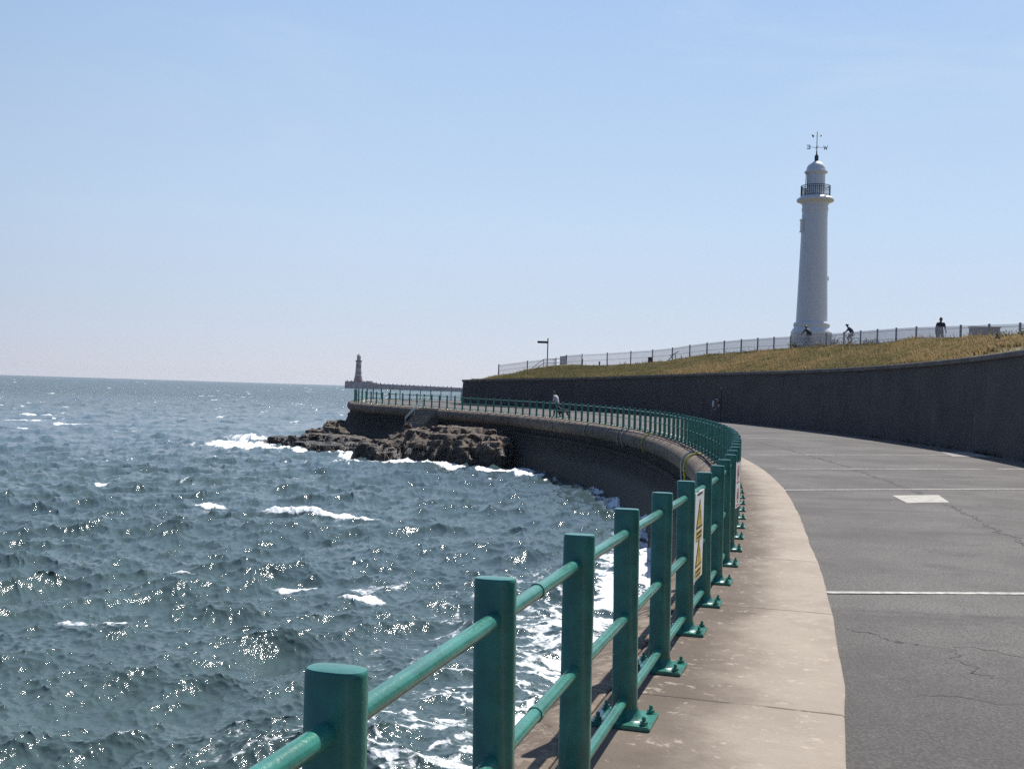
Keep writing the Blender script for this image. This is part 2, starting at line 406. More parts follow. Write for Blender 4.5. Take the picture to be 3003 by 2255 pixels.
# sea haze whitens the sky towards the horizon; the sky is brighter on the sun's side than behind the camera
def wn(ty, **kw):
    x = wt.nodes.new(ty)
    for k, v in kw.items(): setattr(x, k, v)
    return x
def wlink(v, sock):
    if isinstance(v, bpy.types.NodeSocket): wt.links.new(v, sock)
    else: sock.default_value = v
def wmath(op, a_, b_=0.0):
    x = wn('ShaderNodeMath', operation=op); wlink(a_, x.inputs[0]); wlink(b_, x.inputs[1]); return x.outputs[0]
wtc = wn('ShaderNodeTexCoord'); wsep = wn('ShaderNodeSeparateXYZ'); wt.links.new(wtc.outputs['Generated'], wsep.inputs[0])
zz = wmath('MAXIMUM', wsep.outputs[2], 0.0)
rp = wn('ShaderNodeValToRGB'); wlink(zz, rp.inputs[0]); el = rp.color_ramp.elements
for i_, (p_, c_) in enumerate([(0, (.632, .650, .775)), (.15, (.585, .724, .90)), (.34, (.445, .63, .905)), (1, (.2, .325, .6))]):
    e_ = el[i_] if i_ < 2 else el.new(p_)
    e_.position = p_; e_.color = (*c_, 1)
rs = wn('ShaderNodeVectorMath', operation='SCALE'); wlink(rp.outputs[0], rs.inputs[0]); rs.inputs['Scale'].default_value = 8.0
wm = wn('ShaderNodeMix', data_type='RGBA'); wm.inputs[0].default_value = .85; wlink(sky.outputs[0], wm.inputs[6]); wlink(rs.outputs[0], wm.inputs[7])
# faint high cirrus
wmp = wn('ShaderNodeMapping'); wlink(wtc.outputs['Generated'], wmp.inputs[0]); wmp.inputs['Scale'].default_value = (1.2, 1.2, 5)
wno = wn('ShaderNodeTexNoise'); wlink(wmp.outputs[0], wno.inputs['Vector']); wno.inputs['Scale'].default_value = 2.3; wno.inputs['Detail'].default_value = 7; wno.inputs['Roughness'].default_value = .6; wno.inputs['Distortion'].default_value = .6
wcr = wn('ShaderNodeMapRange', interpolation_type='SMOOTHSTEP'); wlink(wno.outputs[0], wcr.inputs[0]); wcr.inputs[1].default_value = .42; wcr.inputs[2].default_value = .78; wcr.inputs[4].default_value = .30
wel = wn('ShaderNodeMapRange', interpolation_type='SMOOTHSTEP'); wlink(zz, wel.inputs[0]); wel.inputs[1].default_value = .05; wel.inputs[2].default_value = .36
wmc = wn('ShaderNodeMix', data_type='RGBA'); wlink(wmath('MULTIPLY', wcr.outputs[0], wel.outputs[0]), wmc.inputs[0]); wlink(wm.outputs[2], wmc.inputs[6]); wmc.inputs[7].default_value = (6.2, 6.7, 7.4, 1)
dt = wmath('ADD', wmath('MULTIPLY', wsep.outputs[0], math.sin(SUN_AZ)), wmath('MULTIPLY', wsep.outputs[1], math.cos(SUN_AZ)))
mr = wn('ShaderNodeMapRange', interpolation_type='SMOOTHSTEP'); wlink(dt, mr.inputs[0]); mr.inputs[1].default_value = -.5; mr.inputs[2].default_value = .75; mr.inputs[3].default_value = 0.0; mr.inputs[4].default_value = 1.0
wb = wn('ShaderNodeMix', data_type='RGBA'); wlink(mr.outputs[0], wb.inputs[0]); wb.inputs[6].default_value = (.25, .33, .46, 1); wb.inputs[7].default_value = (1, 1, 1, 1)
wv = wn('ShaderNodeVectorMath', operation='MULTIPLY'); wlink(wmc.outputs[2], wv.inputs[0]); wlink(wb.outputs[2], wv.inputs[1])
wt.links.new(wv.outputs[0], bg.inputs['Color']); bg.inputs['Strength'].default_value = .1
scene.view_settings.view_transform = 'Standard'; scene.view_settings.look = 'None'
scene.view_settings.gamma = 1; scene.view_settings.exposure = .3
scene.cycles.use_denoising = False

# ------------------------------------------------------------------ promenade: road sheet, concrete strip, painted lines
SK = np.arange(0, FENCE.len + .01, .5)
def kerb_n(q): return float(np.interp(FENCE.at(q)[1], [0, 6.6, 9.4, 12.9, 21, 30], [1.03, 1.05, .96, .90, .93, .93]))
kerb = np.array([FENCE.off(q, -kerb_n(q)) for q in SK])
kj = kerb + np.array([[0, 0]]) + (np.array([vnoise(SK * 1.3, SK * 0, 3), vnoise(SK * 1.3, SK * 0 + 9, 4)]).T * .03)
WS = np.arange(0, WALL.len + .01, .5)
wl = np.array([WALL.off(q, -.15) for q in WS])
poly = [tuple(p) for p in kj] + [tuple(p) for p in wl[::-1]]
nb = len(poly); pts = [Vector(p) for p in poly]
for yy in np.arange(-14, 122, 2.5):
    for xx in np.arange(-16, 26, 2.5): pts.append(Vector((xx + .01 * yy, yy)))
r_ = delaunay_2d_cdt(pts, [], [list(range(nb))], 1, 1e-4)
V = [(p.x, p.y, g(p.y) - .035) for p in r_[0]]
me = bpy.data.meshes.new('road'); me.from_pydata(V, [], [tuple(f) for f in r_[2]]); me.materials.append(M_ASPHALT)
tag(link('road', me), 'grey worn asphalt promenade carriageway between railing and dark wall', 'road', kind='structure')
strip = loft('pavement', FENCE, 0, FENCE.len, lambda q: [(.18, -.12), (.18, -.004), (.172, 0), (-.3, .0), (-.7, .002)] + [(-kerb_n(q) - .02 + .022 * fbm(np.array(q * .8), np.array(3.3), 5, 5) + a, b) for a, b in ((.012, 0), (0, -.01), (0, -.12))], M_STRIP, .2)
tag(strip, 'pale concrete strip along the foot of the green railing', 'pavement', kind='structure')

def ribbon(name, pts, width, mat, h=-.027, jag=0, wear=0, label=None):
    """thin painted or tarred sheet on the road along pts"""
    pts = [Vector((*p, 0)) for p in pts]; dens = []
    for a, b in zip(pts, pts[1:]):
        n = max(1, int((b - a).length / .03))
        dens += [a.lerp(b, i / n) for i in range(n)]
    dens.append(pts[-1]); mb = MB(); V = []
    for i, p in enumerate(dens):
        d = (dens[min(i + 1, len(dens) - 1)] - dens[max(0, i - 1)]).normalized(); nrm = Vector((-d.y, d.x, 0))
        off = mnoise.fractal(Vector((p.x * 2.2, p.y * 2.2, 3)), .6, 2.1, 5) * jag
        wd = width * (1 + .35 * wear * mnoise.noise(Vector((p.x * 6, p.y * 6, 0))))
        for sgn in (-1, 1):
            q = p + nrm * (off + sgn * wd / 2); V.append((q.x, q.y, g(q.y) + h))
    F = [(2 * i, 2 * i + 1, 2 * i + 3, 2 * i + 2) for i in range(len(dens) - 1)
         if not (wear and mnoise.noise(Vector((dens[i].x * 1.7, dens[i].y * 1.7, 8))) > .78 - .12 * wear)]
    mb.add(V, F); o = mb.build(name, mat); return tag(o, label, 'road marking', kind='structure')
ribbon('bay_line', [(2.87, 9.58), (4.77, 9.85), (8.5, 10.4)], .10, M_ROADPAINT, wear=.04, label='white bay line across the road, nearest to the camera')
ribbon('bay_line', [(5.40, 21.03), (11.2, 23.26), (13.6, 24.2)], .11, M_ROADPAINT, wear=.05, label='white bay line just beyond the pale slab in the road')
ribbon('bay_line', [(6.9, 27.5), (15.2, 31.0)], .12, M_ROADPAINT, wear=2.2, label='faded white bay line, third from the camera')
ribbon('bay_line', [(7.6, 34.1), (16.5, 38.7)], .14, M_ROADPAINT, wear=1.6, label='faded white bay line, fourth from the camera')
ribbon('bay_line', [(7.6, 45.8), (16.2, 50.3)], .14, M_ROADPAINT, wear=2.0, label='faint white bay line, farthest from the camera')
ribbon('tar_seam', [(10.23, 44.5), (9.94, 37.1), (9.34, 29.7), (8.5, 23.3), (7.68, 18.3), (6.61, 13.7), (5.6, 9.5)], .06, M_SEAM, -.031, .12, 1.9, 'broken dark seam running lengthwise along the road')
ribbon('tar_seam', [(2.60, 8.05), (2.80, 7.85), (2.97, 7.65), (2.90, 7.1), (3.06, 6.64)], .013, M_SEAM, -.031, .26, 3.2, 'jagged dark crack in the near asphalt beside the pavement')
ribbon('tar_seam', [(3.15, 7.5), (3.54, 7.29), (3.9, 7.2)], .012, M_SEAM, -.031, .16, 2.0, 'short dark crack in the asphalt at the right edge')
def slab(name, q, label, mt=None):
    mb = MB(); c = sum((Vector((*p, 0)) for p in q), Vector()) / 4
    V = [(x, y, g(y) - .03) for x, y in q] + [(x * .985 + c.x * .015, y * .985 + c.y * .015, g(y) - .022) for x, y in q]
    mb.add(V, [(4, 5, 6, 7)] + [(i, (i + 1) % 4, 4 + (i + 1) % 4, 4 + i) for i in range(4)])
    tag(mb.build(name, mt or M_PALE), label, 'road patch', kind='structure')
slab('pale_patch', [(7.35, 20.5), (8.42, 20.93), (8.0, 19.4), (7.07, 19.0)], 'small pale rectangular slab let into the asphalt')
slab('pale_patch', [(16.3, 40.4), (17.6, 41.1), (16.9, 37.5), (15.4, 37.2)], 'faint pale patch of asphalt beside the dark wall', simple('faded_patch', (.27, .25, .235), .9, .15, 2, .2))

# ------------------------------------------------------------------ quay wall with rounded coping, gap for the steps
def q_at(x): return FENCE.s[np.argmin(np.abs(FENCE.p[:, 0] / FENCE.p[:, 1] - x) + (FENCE.p[:, 1] < 60) * 9 + (FENCE.p[:, 1] > 100) * 9)]
ST0, ST1 = q_at(-.0635), q_at(-.080)
quay = thing('quay_wall', 'dark curved stone quay wall with thick rounded brown coping above the sea', 'sea wall', (*FENCE.off(30, .5), 0))
roll = [(.19, -.3), (.19, -.004), (.205, .004)] + [(.27 + .41 * math.sin(a), -.405 + .412 * math.cos(a)) for a in np.linspace(0, R(200), 16)]
def unpar(o): o.matrix_parent_inverse = Matrix.Translation(-Vector(o.parent.location))
for a, b in ((0, ST0), (ST1, FENCE.len)):
    o = loft('coping', FENCE, a, b, roll, M_COPING, .5, 60, parent=quay, capends=True); unpar(o)
face = [(.15, -.1), (.15, -.6), (.40, -.72), (.42, -1.12), (.60, -1.15), (.63, -1.30), (.58, -1.34), (.95, -2.2), (1.5, -3.3), (1.75, -4.6)]
o = loft('wall_face', FENCE, 0, FENCE.len, face, M_MASONRY, .5, 35, parent=quay); unpar(o)

# concrete steps through the gap, with pale handrails
sm = (ST0 + ST1) / 2; sx, sy = FENCE.at(sm); sdv = FENCE.dir(sm); sang = math.atan2(sdv[1], sdv[0])
steps = MB(); wd = ST1 - ST0 - .05
for i in range(7):
    steps.box((0, .10 + .19 * i + .095 + .3, -.10 - .17 * i - .6), (wd, .19, 1.2))
steps.box((0, .21, -.46), (wd, .38, .86))
o = steps.build('stone_steps', simple('step_concrete', (.17, .145, .125), .9, .3, 3, .5), loc=(sx, sy, g(sy)), rot=(0, 0, sang))
tag(o, 'short flight of dark concrete steps through the quay coping down to the rocks', 'steps')
hr = thing('handrail', 'pale sloping double handrail beside the steps down to the rocks', 'handrail', (sx, sy, g(sy)), sang)
xx = wd / 2 - .12
rail = MB()
for dx, dz in ((0, .90), (-.16, .86), (0, .12)):
    rail.tube([(xx + dx, .12, dz - .02), (xx + dx, .3, dz - .06), (xx + dx, 1.95, dz - 1.70)], .032, 8)
rail.build('rail', M_GALV, hr, 60)
for yy, zz in ((.35, .8), (1.1, .05), (1.9, -.75)):
    pb = MB(); pb.tube([(xx, yy, zz + .02), (xx, yy, zz - 1.05)], .028, 8); pb.build('post', M_GALV, hr, 60)

# dark tube added in place of the groove along the coping; ropes over the coping
cb = MB(); cs = np.arange(36.5, 66, .4)
cb.tube([(*FENCE.off(q, .29 + .02 * math.sin(q * 1.3)), g(FENCE.at(q)[1]) + .03) for q in cs], .026, 6)
tag(cb.build('groove_line', simple('groove_dark', (.045, .026, .02), .8, .3, 5), smooth=60), 'thin dark tube standing in for the groove along the top of the rounded coping', 'groove_line')
def rope(q, col, lab, tail=1.0, name='rope', r=.028):
    mb = MB(); P = [(.2, .02)] + [(.27 + .445 * math.sin(a), -.405 + .447 * math.cos(a)) for a in np.linspace(.05, R(100), 12)]
    P += [(.66, -.55 - tail * .5), (.60, -.55 - tail)]
    pts = []
    for i, (n_, z_) in enumerate(P):
        x, y = FENCE.off(q + .25 * (i / len(P)) ** 2 + .02 * math.sin(i), n_); pts.append((x, y, g(y) + z_))
    mb.tube(pts, r, 7); tag(mb.build(name, col, smooth=60), lab, 'rope', 'ropes over the quay coping')
M_YR = simple('yellow_rope', (.46, .46, .06), .8, .2, 20); M_WR = simple('white_rope', (.42, .42, .40), .8, .2, 20)
def q_disp(x, lo=20, hi=75):      # arc length where the coping crosses a bearing (X/Y)
    m = (FENCE.p[:, 1] > lo) & (FENCE.p[:, 1] < hi); i = np.where(m)[0]
    return FENCE.s[i[np.argmin(np.abs((FENCE.p[i, 0] - .5) / FENCE.p[i, 1] - x))]]
rope(q_disp(.170, 22), M_YR, 'yellow rope looped over the coping, nearer of the two yellow ones', .5)
rope(q_disp(.128, 40), M_YR, 'yellow rope looped over the coping, farther of the two yellow ones', .25)
rope(q_disp(.108, 40), M_WR, 'off-white rope over the coping, right-hand one of the close pair', .3)
rope(q_disp(.104, 40), M_WR, 'off-white rope over the coping, left-hand one of the close pair', .3)
rope(q_disp(.072, 50), M_WR, 'off-white rope over the coping, farthest along the curve on its own', .2)
rope(q_disp(.166, 22) - .5, M_WR, 'off-white rope hanging low down the quay face below the yellow loop', 1.5)

# ------------------------------------------------------------------ dark retaining wall
def wall_prof(q):
    x, y, top = WALL.at(q); h = top - g(y)
    return [(.0, -.3), (-.14, h - .22), (-.06, h - .215), (-.03, h - .19), (-.03, h - .04), (-.06, h), (-.62, h + .01), (-.66, h - .03), (-.66, h - .6)]
rw = thing('retaining_wall', 'high dark rendered retaining wall curving along the landward side of the promenade', 'wall', (16.94, 35.2, g(35.2)))
def wall_piece(name, idx, mat):
    o = loft(name, WALL, 0, WALL.len, lambda q: wall_prof(q)[idx[0]:idx[1]], mat, .5, 30, parent=rw); unpar(o); return o
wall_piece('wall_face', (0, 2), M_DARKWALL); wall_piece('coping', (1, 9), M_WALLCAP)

# weeds and litter of dead grass along the foot of the wall
wd_ = MB(); rw_ = random.Random(5); M_WEED = simple('weed_green', (.09, .10, .04), .8, .4, 3, .1)
for k in range(90):
    q = rw_.uniform(WALL.near(15, 26), WALL.near(17.9, 54)); 
    if vnoise(np.array(q * .35), np.array(2.0), 3) < -.05: continue
    x, y = WALL.off(q, .03); h0 = rw_.uniform(.06, .3)
    for j in range(9):
        a = rw_.uniform(0, 6.28); dx, dy = math.cos(a) * .09, math.sin(a) * .09; x1, y1 = x + rw_.gauss(0, .06), y + rw_.gauss(0, .06); z1 = g(y1) - .04
        wd_.add([(x1 - .012, y1, z1), (x1 + .012, y1, z1), (x1 + dx, y1 + dy, z1 + h0 * rw_.uniform(.5, 1))], [(0, 1, 2)])
tag(wd_.build('weeds', M_WEED), 'scattered low weeds growing along the foot of the dark wall', 'weeds', kind='stuff')

# ------------------------------------------------------------------ hill behind the wall
CREST = [(30, -15, 4.9), (30, 0, 4.9), (29, 14, 4.95), (28, 28, 5.0), (27.2, 42, 5.02), (26.3, 55, 5.06), (25.6, 58.5, 5.17), (24.9, 61.5, 5.15), (24.6, 66, 5.37), (24.1, 70, 5.22), (23.4, 76, 5.38), (21.7, 82, 5.34),
         (19.7, 89, 5.26), (16.8, 96, 5.05), (14.3, 100, 4.6), (11.06, 103.5, 4.26), (8.25, 105, 4.05), (4.8, 105, 4.08), (1.9, 104, 3.55), (-.4, 102.9, 2.9), (-2.0, 102.2, 2.5), (-3.6, 101.2, 2.32)]
WMATCH = [WALL.near(x, y) for x, y in [(4.6, -15), (8, -2), (10.5, 8.5), (13, 18), (15.3, 27), (16.94, 35.2), (17.3, 38), (17.8, 42), (18, 48), (18, 52), (17.3, 59.5), (16.4, 66), (14.5, 75.5), (12, 83), (10.2, 87), (8, 90.2), (6, 92.8), (3.0, 95), (.0, 97), (-1.8, 98), (-3.0, 98.7), (-4.1, 99.3)]]
_, CR = curve(CREST, 1.0)
cs_ = np.concatenate([[0], np.cumsum(np.linalg.norm(np.diff(CR[:, :2], axis=0), axis=1))])
cidx = [cs_[np.argmin((CR[:, 0] - c[0]) ** 2 + (CR[:, 1] - c[1]) ** 2)] for c in CREST]
Vh = []; rows = 0; across = [0, .12, .3, .5, .7, .85, .95, 1.0]
outs = [1.5, 4, 9, 18, 40, 90, 200]
for i, c in enumerate(CR):
    q = np.interp(cs_[i], cidx, WMATCH); wx, wy, wt_ = WALL.at(q); bx, by = WALL.off(q, -.55)
    a = np.array([bx, by, wt_ - .06]); row = []
    for t in across:
        p = a + (c - a) * t; zt = t ** 1.0
        p = p.copy(); p[2] = a[2] + (c[2] - a[2]) * (1.06 * t - .06 * t * t) + .10 * vnoise(p[0] * .4, p[1] * .4, 5) * math.sin(math.pi * t)
        row.append(p)
    dv = c[:2] - a[:2]; L = np.linalg.norm(dv); dv = dv / max(L, .2)
    dv = dv * .35 + np.array([.75, .25]) * .65 if c[0] > 8 else np.array([.55, .5])
    lim = 1.0 if c[0] > 8 else min(1.0, max(.02, (c[0] + 4.2) / 30) * 200 / 3.2) / 200 * 3.2 * 1.0
    for k in outs:
        p = np.array([c[0] + dv[0] * k * lim, c[1] + dv[1] * k * lim, c[2] + min(k, 30) * .022 * (1 if c[0] > 8 else .3)]); row.append(p)
    Vh += row; rows += 1
kk = len(across) + len(outs); Vh = np.array(Vh)
Fh = np.array([(i * kk + j, i * kk + j + 1, (i + 1) * kk + j + 1, (i + 1) * kk + j) for i in range(rows - 1) for j in range(kk - 1)])
tag(link('hill', npmesh('hill', Vh, Fh, M_TURF)), 'grassy bank rising behind the dark wall to the lighthouse', 'hill', kind='structure')
BVH = BVHTree.FromPolygons([Vector(v) for v in Vh], [tuple(int(i) for i in f) for f in Fh])
def hill_z(x, y):
    h = BVH.ray_cast(Vector((x, y, 60)), Vector((0, 0, -1)))
    return h[0].z if h[0] else 5.4

# grass blades all over the visible bank, one object
def grass():
    tri = []; 
    for i in range(rows - 1):
        for j in range(len(across) + 1):
            a, b, c, d = (i * kk + j, i * kk + j + 1, (i + 1) * kk + j + 1, (i + 1) * kk + j); tri += [(a, b, c), (a, c, d)]
    tri = np.array(tri); A, B, C = Vh[tri[:, 0]], Vh[tri[:, 1]], Vh[tri[:, 2]]
    cen = (A + B + C) / 3; area = np.linalg.norm(np.cross(B - A, C - A), axis=1) / 2
    area *= np.where(cen[:, 1] > 44, 1, .03) * np.clip(80 / np.maximum(cen[:, 1], 30), .7, 1.6)
    N = 200000; pick = rng.choice(len(tri), N, p=area / area.sum())
    u = rng.random((N, 2)); u = np.where((u.sum(1) > 1)[:, None], 1 - u, u)
    P = A[pick] + (B - A)[pick] * u[:, :1] + (C - A)[pick] * u[:, 1:]
    cl = fbm(P[:, 0] * .5, P[:, 1] * .5, 3, 2); big = fbm(P[:, 0] * .09, P[:, 1] * .09, 3, 8)
    edge = np.clip(np.linalg.norm(P[:, :2] - np.array([WALL.p[np.argmin((WALL.p[:, 0] - p[0]) ** 2 + (WALL.p[:, 1] - p[1]) ** 2), :2] for p in P[::1]]), axis=1), .3, 5) if False else 1
    hgt = (.11 + .13 * rng.random(N)) * (1 + .9 * np.clip(cl, -.6, .9)); hgt *= 1 + 1.1 * (rng.random(N) > .985)
    ang = rng.random(N) * 2 * np.pi; wdt = .02 + .025 * rng.random(N)
    lean = np.stack([-.22 + .18 * rng.standard_normal(N), -.08 + .18 * rng.standard_normal(N)], 1) * hgt[:, None] * 1.2
    ax = np.stack([np.cos(ang), np.sin(ang)], 1) * wdt[:, None]
    V = np.zeros((N, 5, 3)); V[:, 0] = P; V[:, 1] = P; V[:, 0, :2] -= ax; V[:, 1, :2] += ax; V[:, :2, 2] -= .05
    V[:, 2] = P; V[:, 2, :2] += ax * .7 + lean * .4; V[:, 3] = P; V[:, 3, :2] += -ax * .7 + lean * .4; V[:, 2:4, 2] += (hgt * .6)[:, None]
    V[:, 4] = P; V[:, 4, :2] += lean; V[:, 4, 2] += hgt
    b = np.arange(N)[:, None] * 5
    F = np.concatenate([b + [[0, 1, 2]], b + [[0, 2, 3]], b + [[3, 2, 4]]]).reshape(-1, 3)
    me = npmesh('grass', V.reshape(-1, 3), F, M_GRASS, False)
    # greener low down towards the far end, straw coloured towards the crest and the right
    tone = .42 + 1.5 * big + .75 * cl + .010 * (80 - P[:, 1]) + .13 * (P[:, 2] - 4.6)
    for k in range(110):
        c0 = P[rng.integers(N)]; dd = np.hypot(P[:, 0] - c0[0], P[:, 1] - c0[1]); r0 = rng.uniform(.25, .8); mm = dd < r0
        dl = rng.choice([-.75, -.55, .5]); tone[mm] += dl
    tone = np.clip(tone + .15 * rng.standard_normal(N), 0, 1)
    vattr(me, 'tone', np.repeat(tone, 5)); vattr(me, 'rnd', np.repeat(np.clip(rng.random(N) * 1.3 - .3, 0, 1), 5))
    tag(link('grass', me), 'long dry golden and green grass covering the bank above the wall', 'grass', kind='stuff')
grass()

# ------------------------------------------------------------------ rocks
def rock(label, blobs, res=.10, seed=0, rough=.35, base=SEA_Z - .8, terr=.28, amp=.8):
    """blobs: (x, y, rx, ry, rot, ztop, power)"""
    xs = [b[0] for b in blobs]; ys = [b[1] for b in blobs]; m = max(max(b[2], b[3]) for b in blobs) + .6
    X, Y = np.meshgrid(np.arange(min(xs) - m, max(xs) + m, res), np.arange(min(ys) - m, max(ys) + m, res))
    Wx = X + .55 * fbm(X * .7, Y * .7, 4, seed) + .18 * fbm(X * 2.6, Y * 2.6, 3, seed + 9); Wy = Y + .55 * fbm(X * .7, Y * .7, 4, seed + 5) + .18 * fbm(X * 2.6, Y * 2.6, 3, seed + 4)
    Z = np.full(X.shape, base)
    for (x, y, rx, ry, ro, zt, pw) in blobs:
        dx, dy = Wx - x, Wy - y; c, s = math.cos(ro), math.sin(ro)
        u = (dx * c + dy * s) / rx; v = (-dx * s + dy * c) / ry
        d = (np.abs(u) ** 2.6 + np.abs(v) ** 2.6) ** (1 / 2.6)
        Z = np.maximum(Z, base + (zt - base) * (1 - np.clip(d, 0, 1) ** pw))
    k = np.clip((Z - base) / 1.2, 0, 1)
    r1 = 1 - np.abs(vnoise(X * .8 + 3, Y * .9, seed + 21)) * 2; r2 = 1 - np.abs(vnoise(X * 1.9 + Y * .4, Y * 2.1, seed + 22)) * 2
    Z = Z + amp * k * (rough * 1.2 * fbm(X * .9, Y * .9, 5, seed + 3) + .18 * r1 + .15 * r2 - .16 + .12 * fbm(X * 4.1, Y * 4.1, 3, seed + 12))
    q = Z / .40 + .30 * vnoise(X * .45, Y * .45, seed + 30) + .06 * X; fl = np.floor(q); Z = np.where(Z > base + .3,   .40 * Z + .60 * (Z - (q - fl) * .40 + sstep(.62, .95, q - fl) * .40), Z)
    Z = Z + k * .06 * fbm(X * 5.3, Y * 5.3, 3, seed + 40)
    ny, nx = X.shape
    V = np.stack([X + .22 * vnoise(X * 2 + Z * 2, Y * 2 + Z * 2.2, seed + 1), Y + .34 * vnoise(X * 1.7, Z * 2.4 + Y, seed + 2) - .3 * np.abs(vnoise(X * 1.1, Z * 2.6, seed + 6)), Z], -1).reshape(-1, 3)
    I = np.arange(nx * ny).reshape(ny, nx)
    F = np.stack([I[:-1, :-1], I[:-1, 1:], I[1:, 1:], I[1:, :-1]], -1).reshape(-1, 4)
    F = F[(Z.reshape(-1)[F] > base + .12).any(1)]
    used = np.unique(F); mp = np.zeros(nx * ny, int); mp[used] = np.arange(len(used))
    me = npmesh('rock', V[used], mp[F], M_ROCK, True); me.set_sharp_from_angle(angle=R(42))
    return tag(link('rock', me), label, 'rock', 'rocks at the foot of the quay')
rock('big dark rock mass below the steps, steep face to the sea', [(-3.6, 74.2, 4.2, 4.3, -.35, -1.05, 3.2), (-6.6, 76.6, 2.4, 3.2, -.5, -1.35, 4), (-.9, 71.6, 1.9, 2.3, -.4, -1.55, 3), (-7.4, 76.2, 1.0, 1.3, 0, -1.0, 3), (-1.2, 73.2, 1.6, 1.2, -.6, -1.2, 4)], seed=1)
rock('tan weathered boulder in front of the big rock mass, at the water', [(-8.6, 73.4, 1.5, 2.0, .3, -2.25, 4), (-9.6, 75.2, 1.5, 1.6, 0, -2.3, 4), (-8.2, 75.2, 1.6, 1.5, 0, -2.0, 4)], seed=4, res=.11)
rock('long low rock ledge reaching out to sea, lower of the two', [(-12.5, 79.2, 3.4, 1.7, -.62, -2.68, 6), (-15.2, 81.8, 2.2, 1.4, -.5, -2.78, 5), (-10.4, 77.6, 1.6, 1.7, -.3, -2.55, 5)], seed=7, amp=.35)
rock('jumbled upper rock ledge behind the lower one, running to a point', [(-13.2, 84.6, 2.6, 1.9, -.4, -2.3, 4), (-15.6, 86.6, 2.6, 1.6, -.2, -2.35, 4), (-18.3, 86.4, 2.0, 1.1, .1, -2.7, 4), (-20.2, 86.2, 1.5, .7, .1, -3.0, 4), (-11.2, 82.3, 1.8, 1.6, -.6, -2.4, 4)], seed=12, amp=.45)
rock('sloping dark rock heaped against the corner of the quay', [(-15.6, 93.4, 1.6, 2.0, .3, -1.5, 2.2), (-16.3, 91.8, 1.9, 1.9, .3, -2.0, 2.5), (-14.9, 90.8, 1.8, 1.8, 0, -1.9, 3), (-15.9, 98, 1.8, 3, 0, -1.7, 3)], seed=15)
rock('small pointed boulder standing in surf at the ledge tip', [(-16.7, 82.3, .75, .8, .2, -2.45, 2.5), (-16.1, 81.7, .6, .7, 0, -2.6, 2.5)], seed=19, res=.09)

# ------------------------------------------------------------------ sea
def ocean(N, L, lam, ang, align, rms, seed):
    r = np.random.default_rng(seed); k1 = np.fft.fftfreq(N, L / N) * 2 * np.pi
    kx, ky = np.meshgrid(k1, k1); k = np.hypot(kx, ky); k[0, 0] = 1
    Lp = lam / (2 * np.pi * math.sqrt(2)); P = np.exp(-1 / (k * Lp) ** 2) / k ** 4
    c = (kx * math.cos(ang) + ky * math.sin(ang)) / k; P *= np.abs(c) ** align * np.where(c < 0, .25, 1) + .04
    P *= np.exp(-(k * L / N * .9) ** 2); P[0, 0] = 0
    A = np.sqrt(P) * (r.standard_normal((N, N)) + 1j * r.standard_normal((N, N))); f = lambda M: np.real(np.fft.ifft2(M))
    h = f(A); sc = rms / h.std(); A *= sc
    return dict(N=N, L=L, h=f(A), dx=f(-1j * kx / k * A), dy=f(-1j * ky / k * A), xx=f(kx * kx / k * A), yy=f(ky * ky / k * A), xy=f(kx * ky / k * A))
def samp(o, key, x, y):
    N, L = o['N'], o['L']; u = (x / L * N); v = (y / L * N); i = np.floor(u).astype(np.int64); j = np.floor(v).astype(np.int64); a = u - i; b = v - j
    T = o[key]; i0, i1, j0, j1 = i % N, (i + 1) % N, j % N, (j + 1) % N
    return (T[j0, i0] * (1 - a) + T[j0, i1] * a) * (1 - b) + (T[j1, i0] * (1 - a) + T[j1, i1] * a) * b

def sea():
    OA = ocean(1024, 131, 9, R(-62), 2.0, .105, 1); OB = ocean(512, 41, 2.6, R(-40), 1.0, .066, 2); OC = ocean(512, 9.7, .40, R(-50), .4, .0175, 3)
    th = np.concatenate([np.arange(-62, -34, 2.0), np.arange(-34, 9, .046), np.arange(9, 40, 2.0)]) * math.pi / 180
    off = np.concatenate([np.arange(760, 300, -.9), np.arange(300, 40, -.62), np.arange(40, .55, -.42)]); rr = 1068 * 5 / off
    rr = rr[rr < 6000]; rr = np.concatenate([rr, [6500, 7500]])
    T, RR = np.meshgrid(th, rr); X = RR * np.sin(T); Y = RR * np.cos(T); shp = X.shape
    sp = np.gradient(rr)[:, None] * np.ones(shp)
    fA = np.clip(1.1 - RR / 2600, .12, 1); fB = np.clip(1.25 - RR / 600, 0, 1); fC = np.clip(1.6 - RR / 150, 0, 1)
    # shelter: calmer right at the wall
    Z = np.full(shp, SEA_Z); DX = np.zeros(shp); DY = np.zeros(shp); jxx = np.zeros(shp); jyy = np.zeros(shp); jxy = np.zeros(shp)
    gust = .8 + .55 * fbm(X * .02, Y * .02, 3, 31)
    for o, f, a, lam in ((OA, fA, 0, 1.15), (OB, fB, .5, 1.1), (OC, fC, 1.1, .9)):
        c, s = math.cos(a), math.sin(a); u = X * c + Y * s; v = -X * s + Y * c
        ff = f * (gust if o is not OA else 1)
        Z += samp(o, 'h', u, v) * ff; dx, dy = samp(o, 'dx', u, v), samp(o, 'dy', u, v)
        DX -= (dx * c - dy * s) * ff * lam; DY -= (dx * s + dy * c) * ff * lam
        if o is not OC:
            jxx += samp(o, 'xx', u, v) * lam * f; jyy += samp(o, 'yy', u, v) * lam * f; jxy += samp(o, 'xy', u, v) * lam * f
    J1 = (1 - jxx) * (1 - jyy) - jxy ** 2; J2 = (1 + jxx) * (1 + jyy) - jxy ** 2
    return X, Y, Z, DX, DY, J1, J2, RR, shp
SEA = sea()

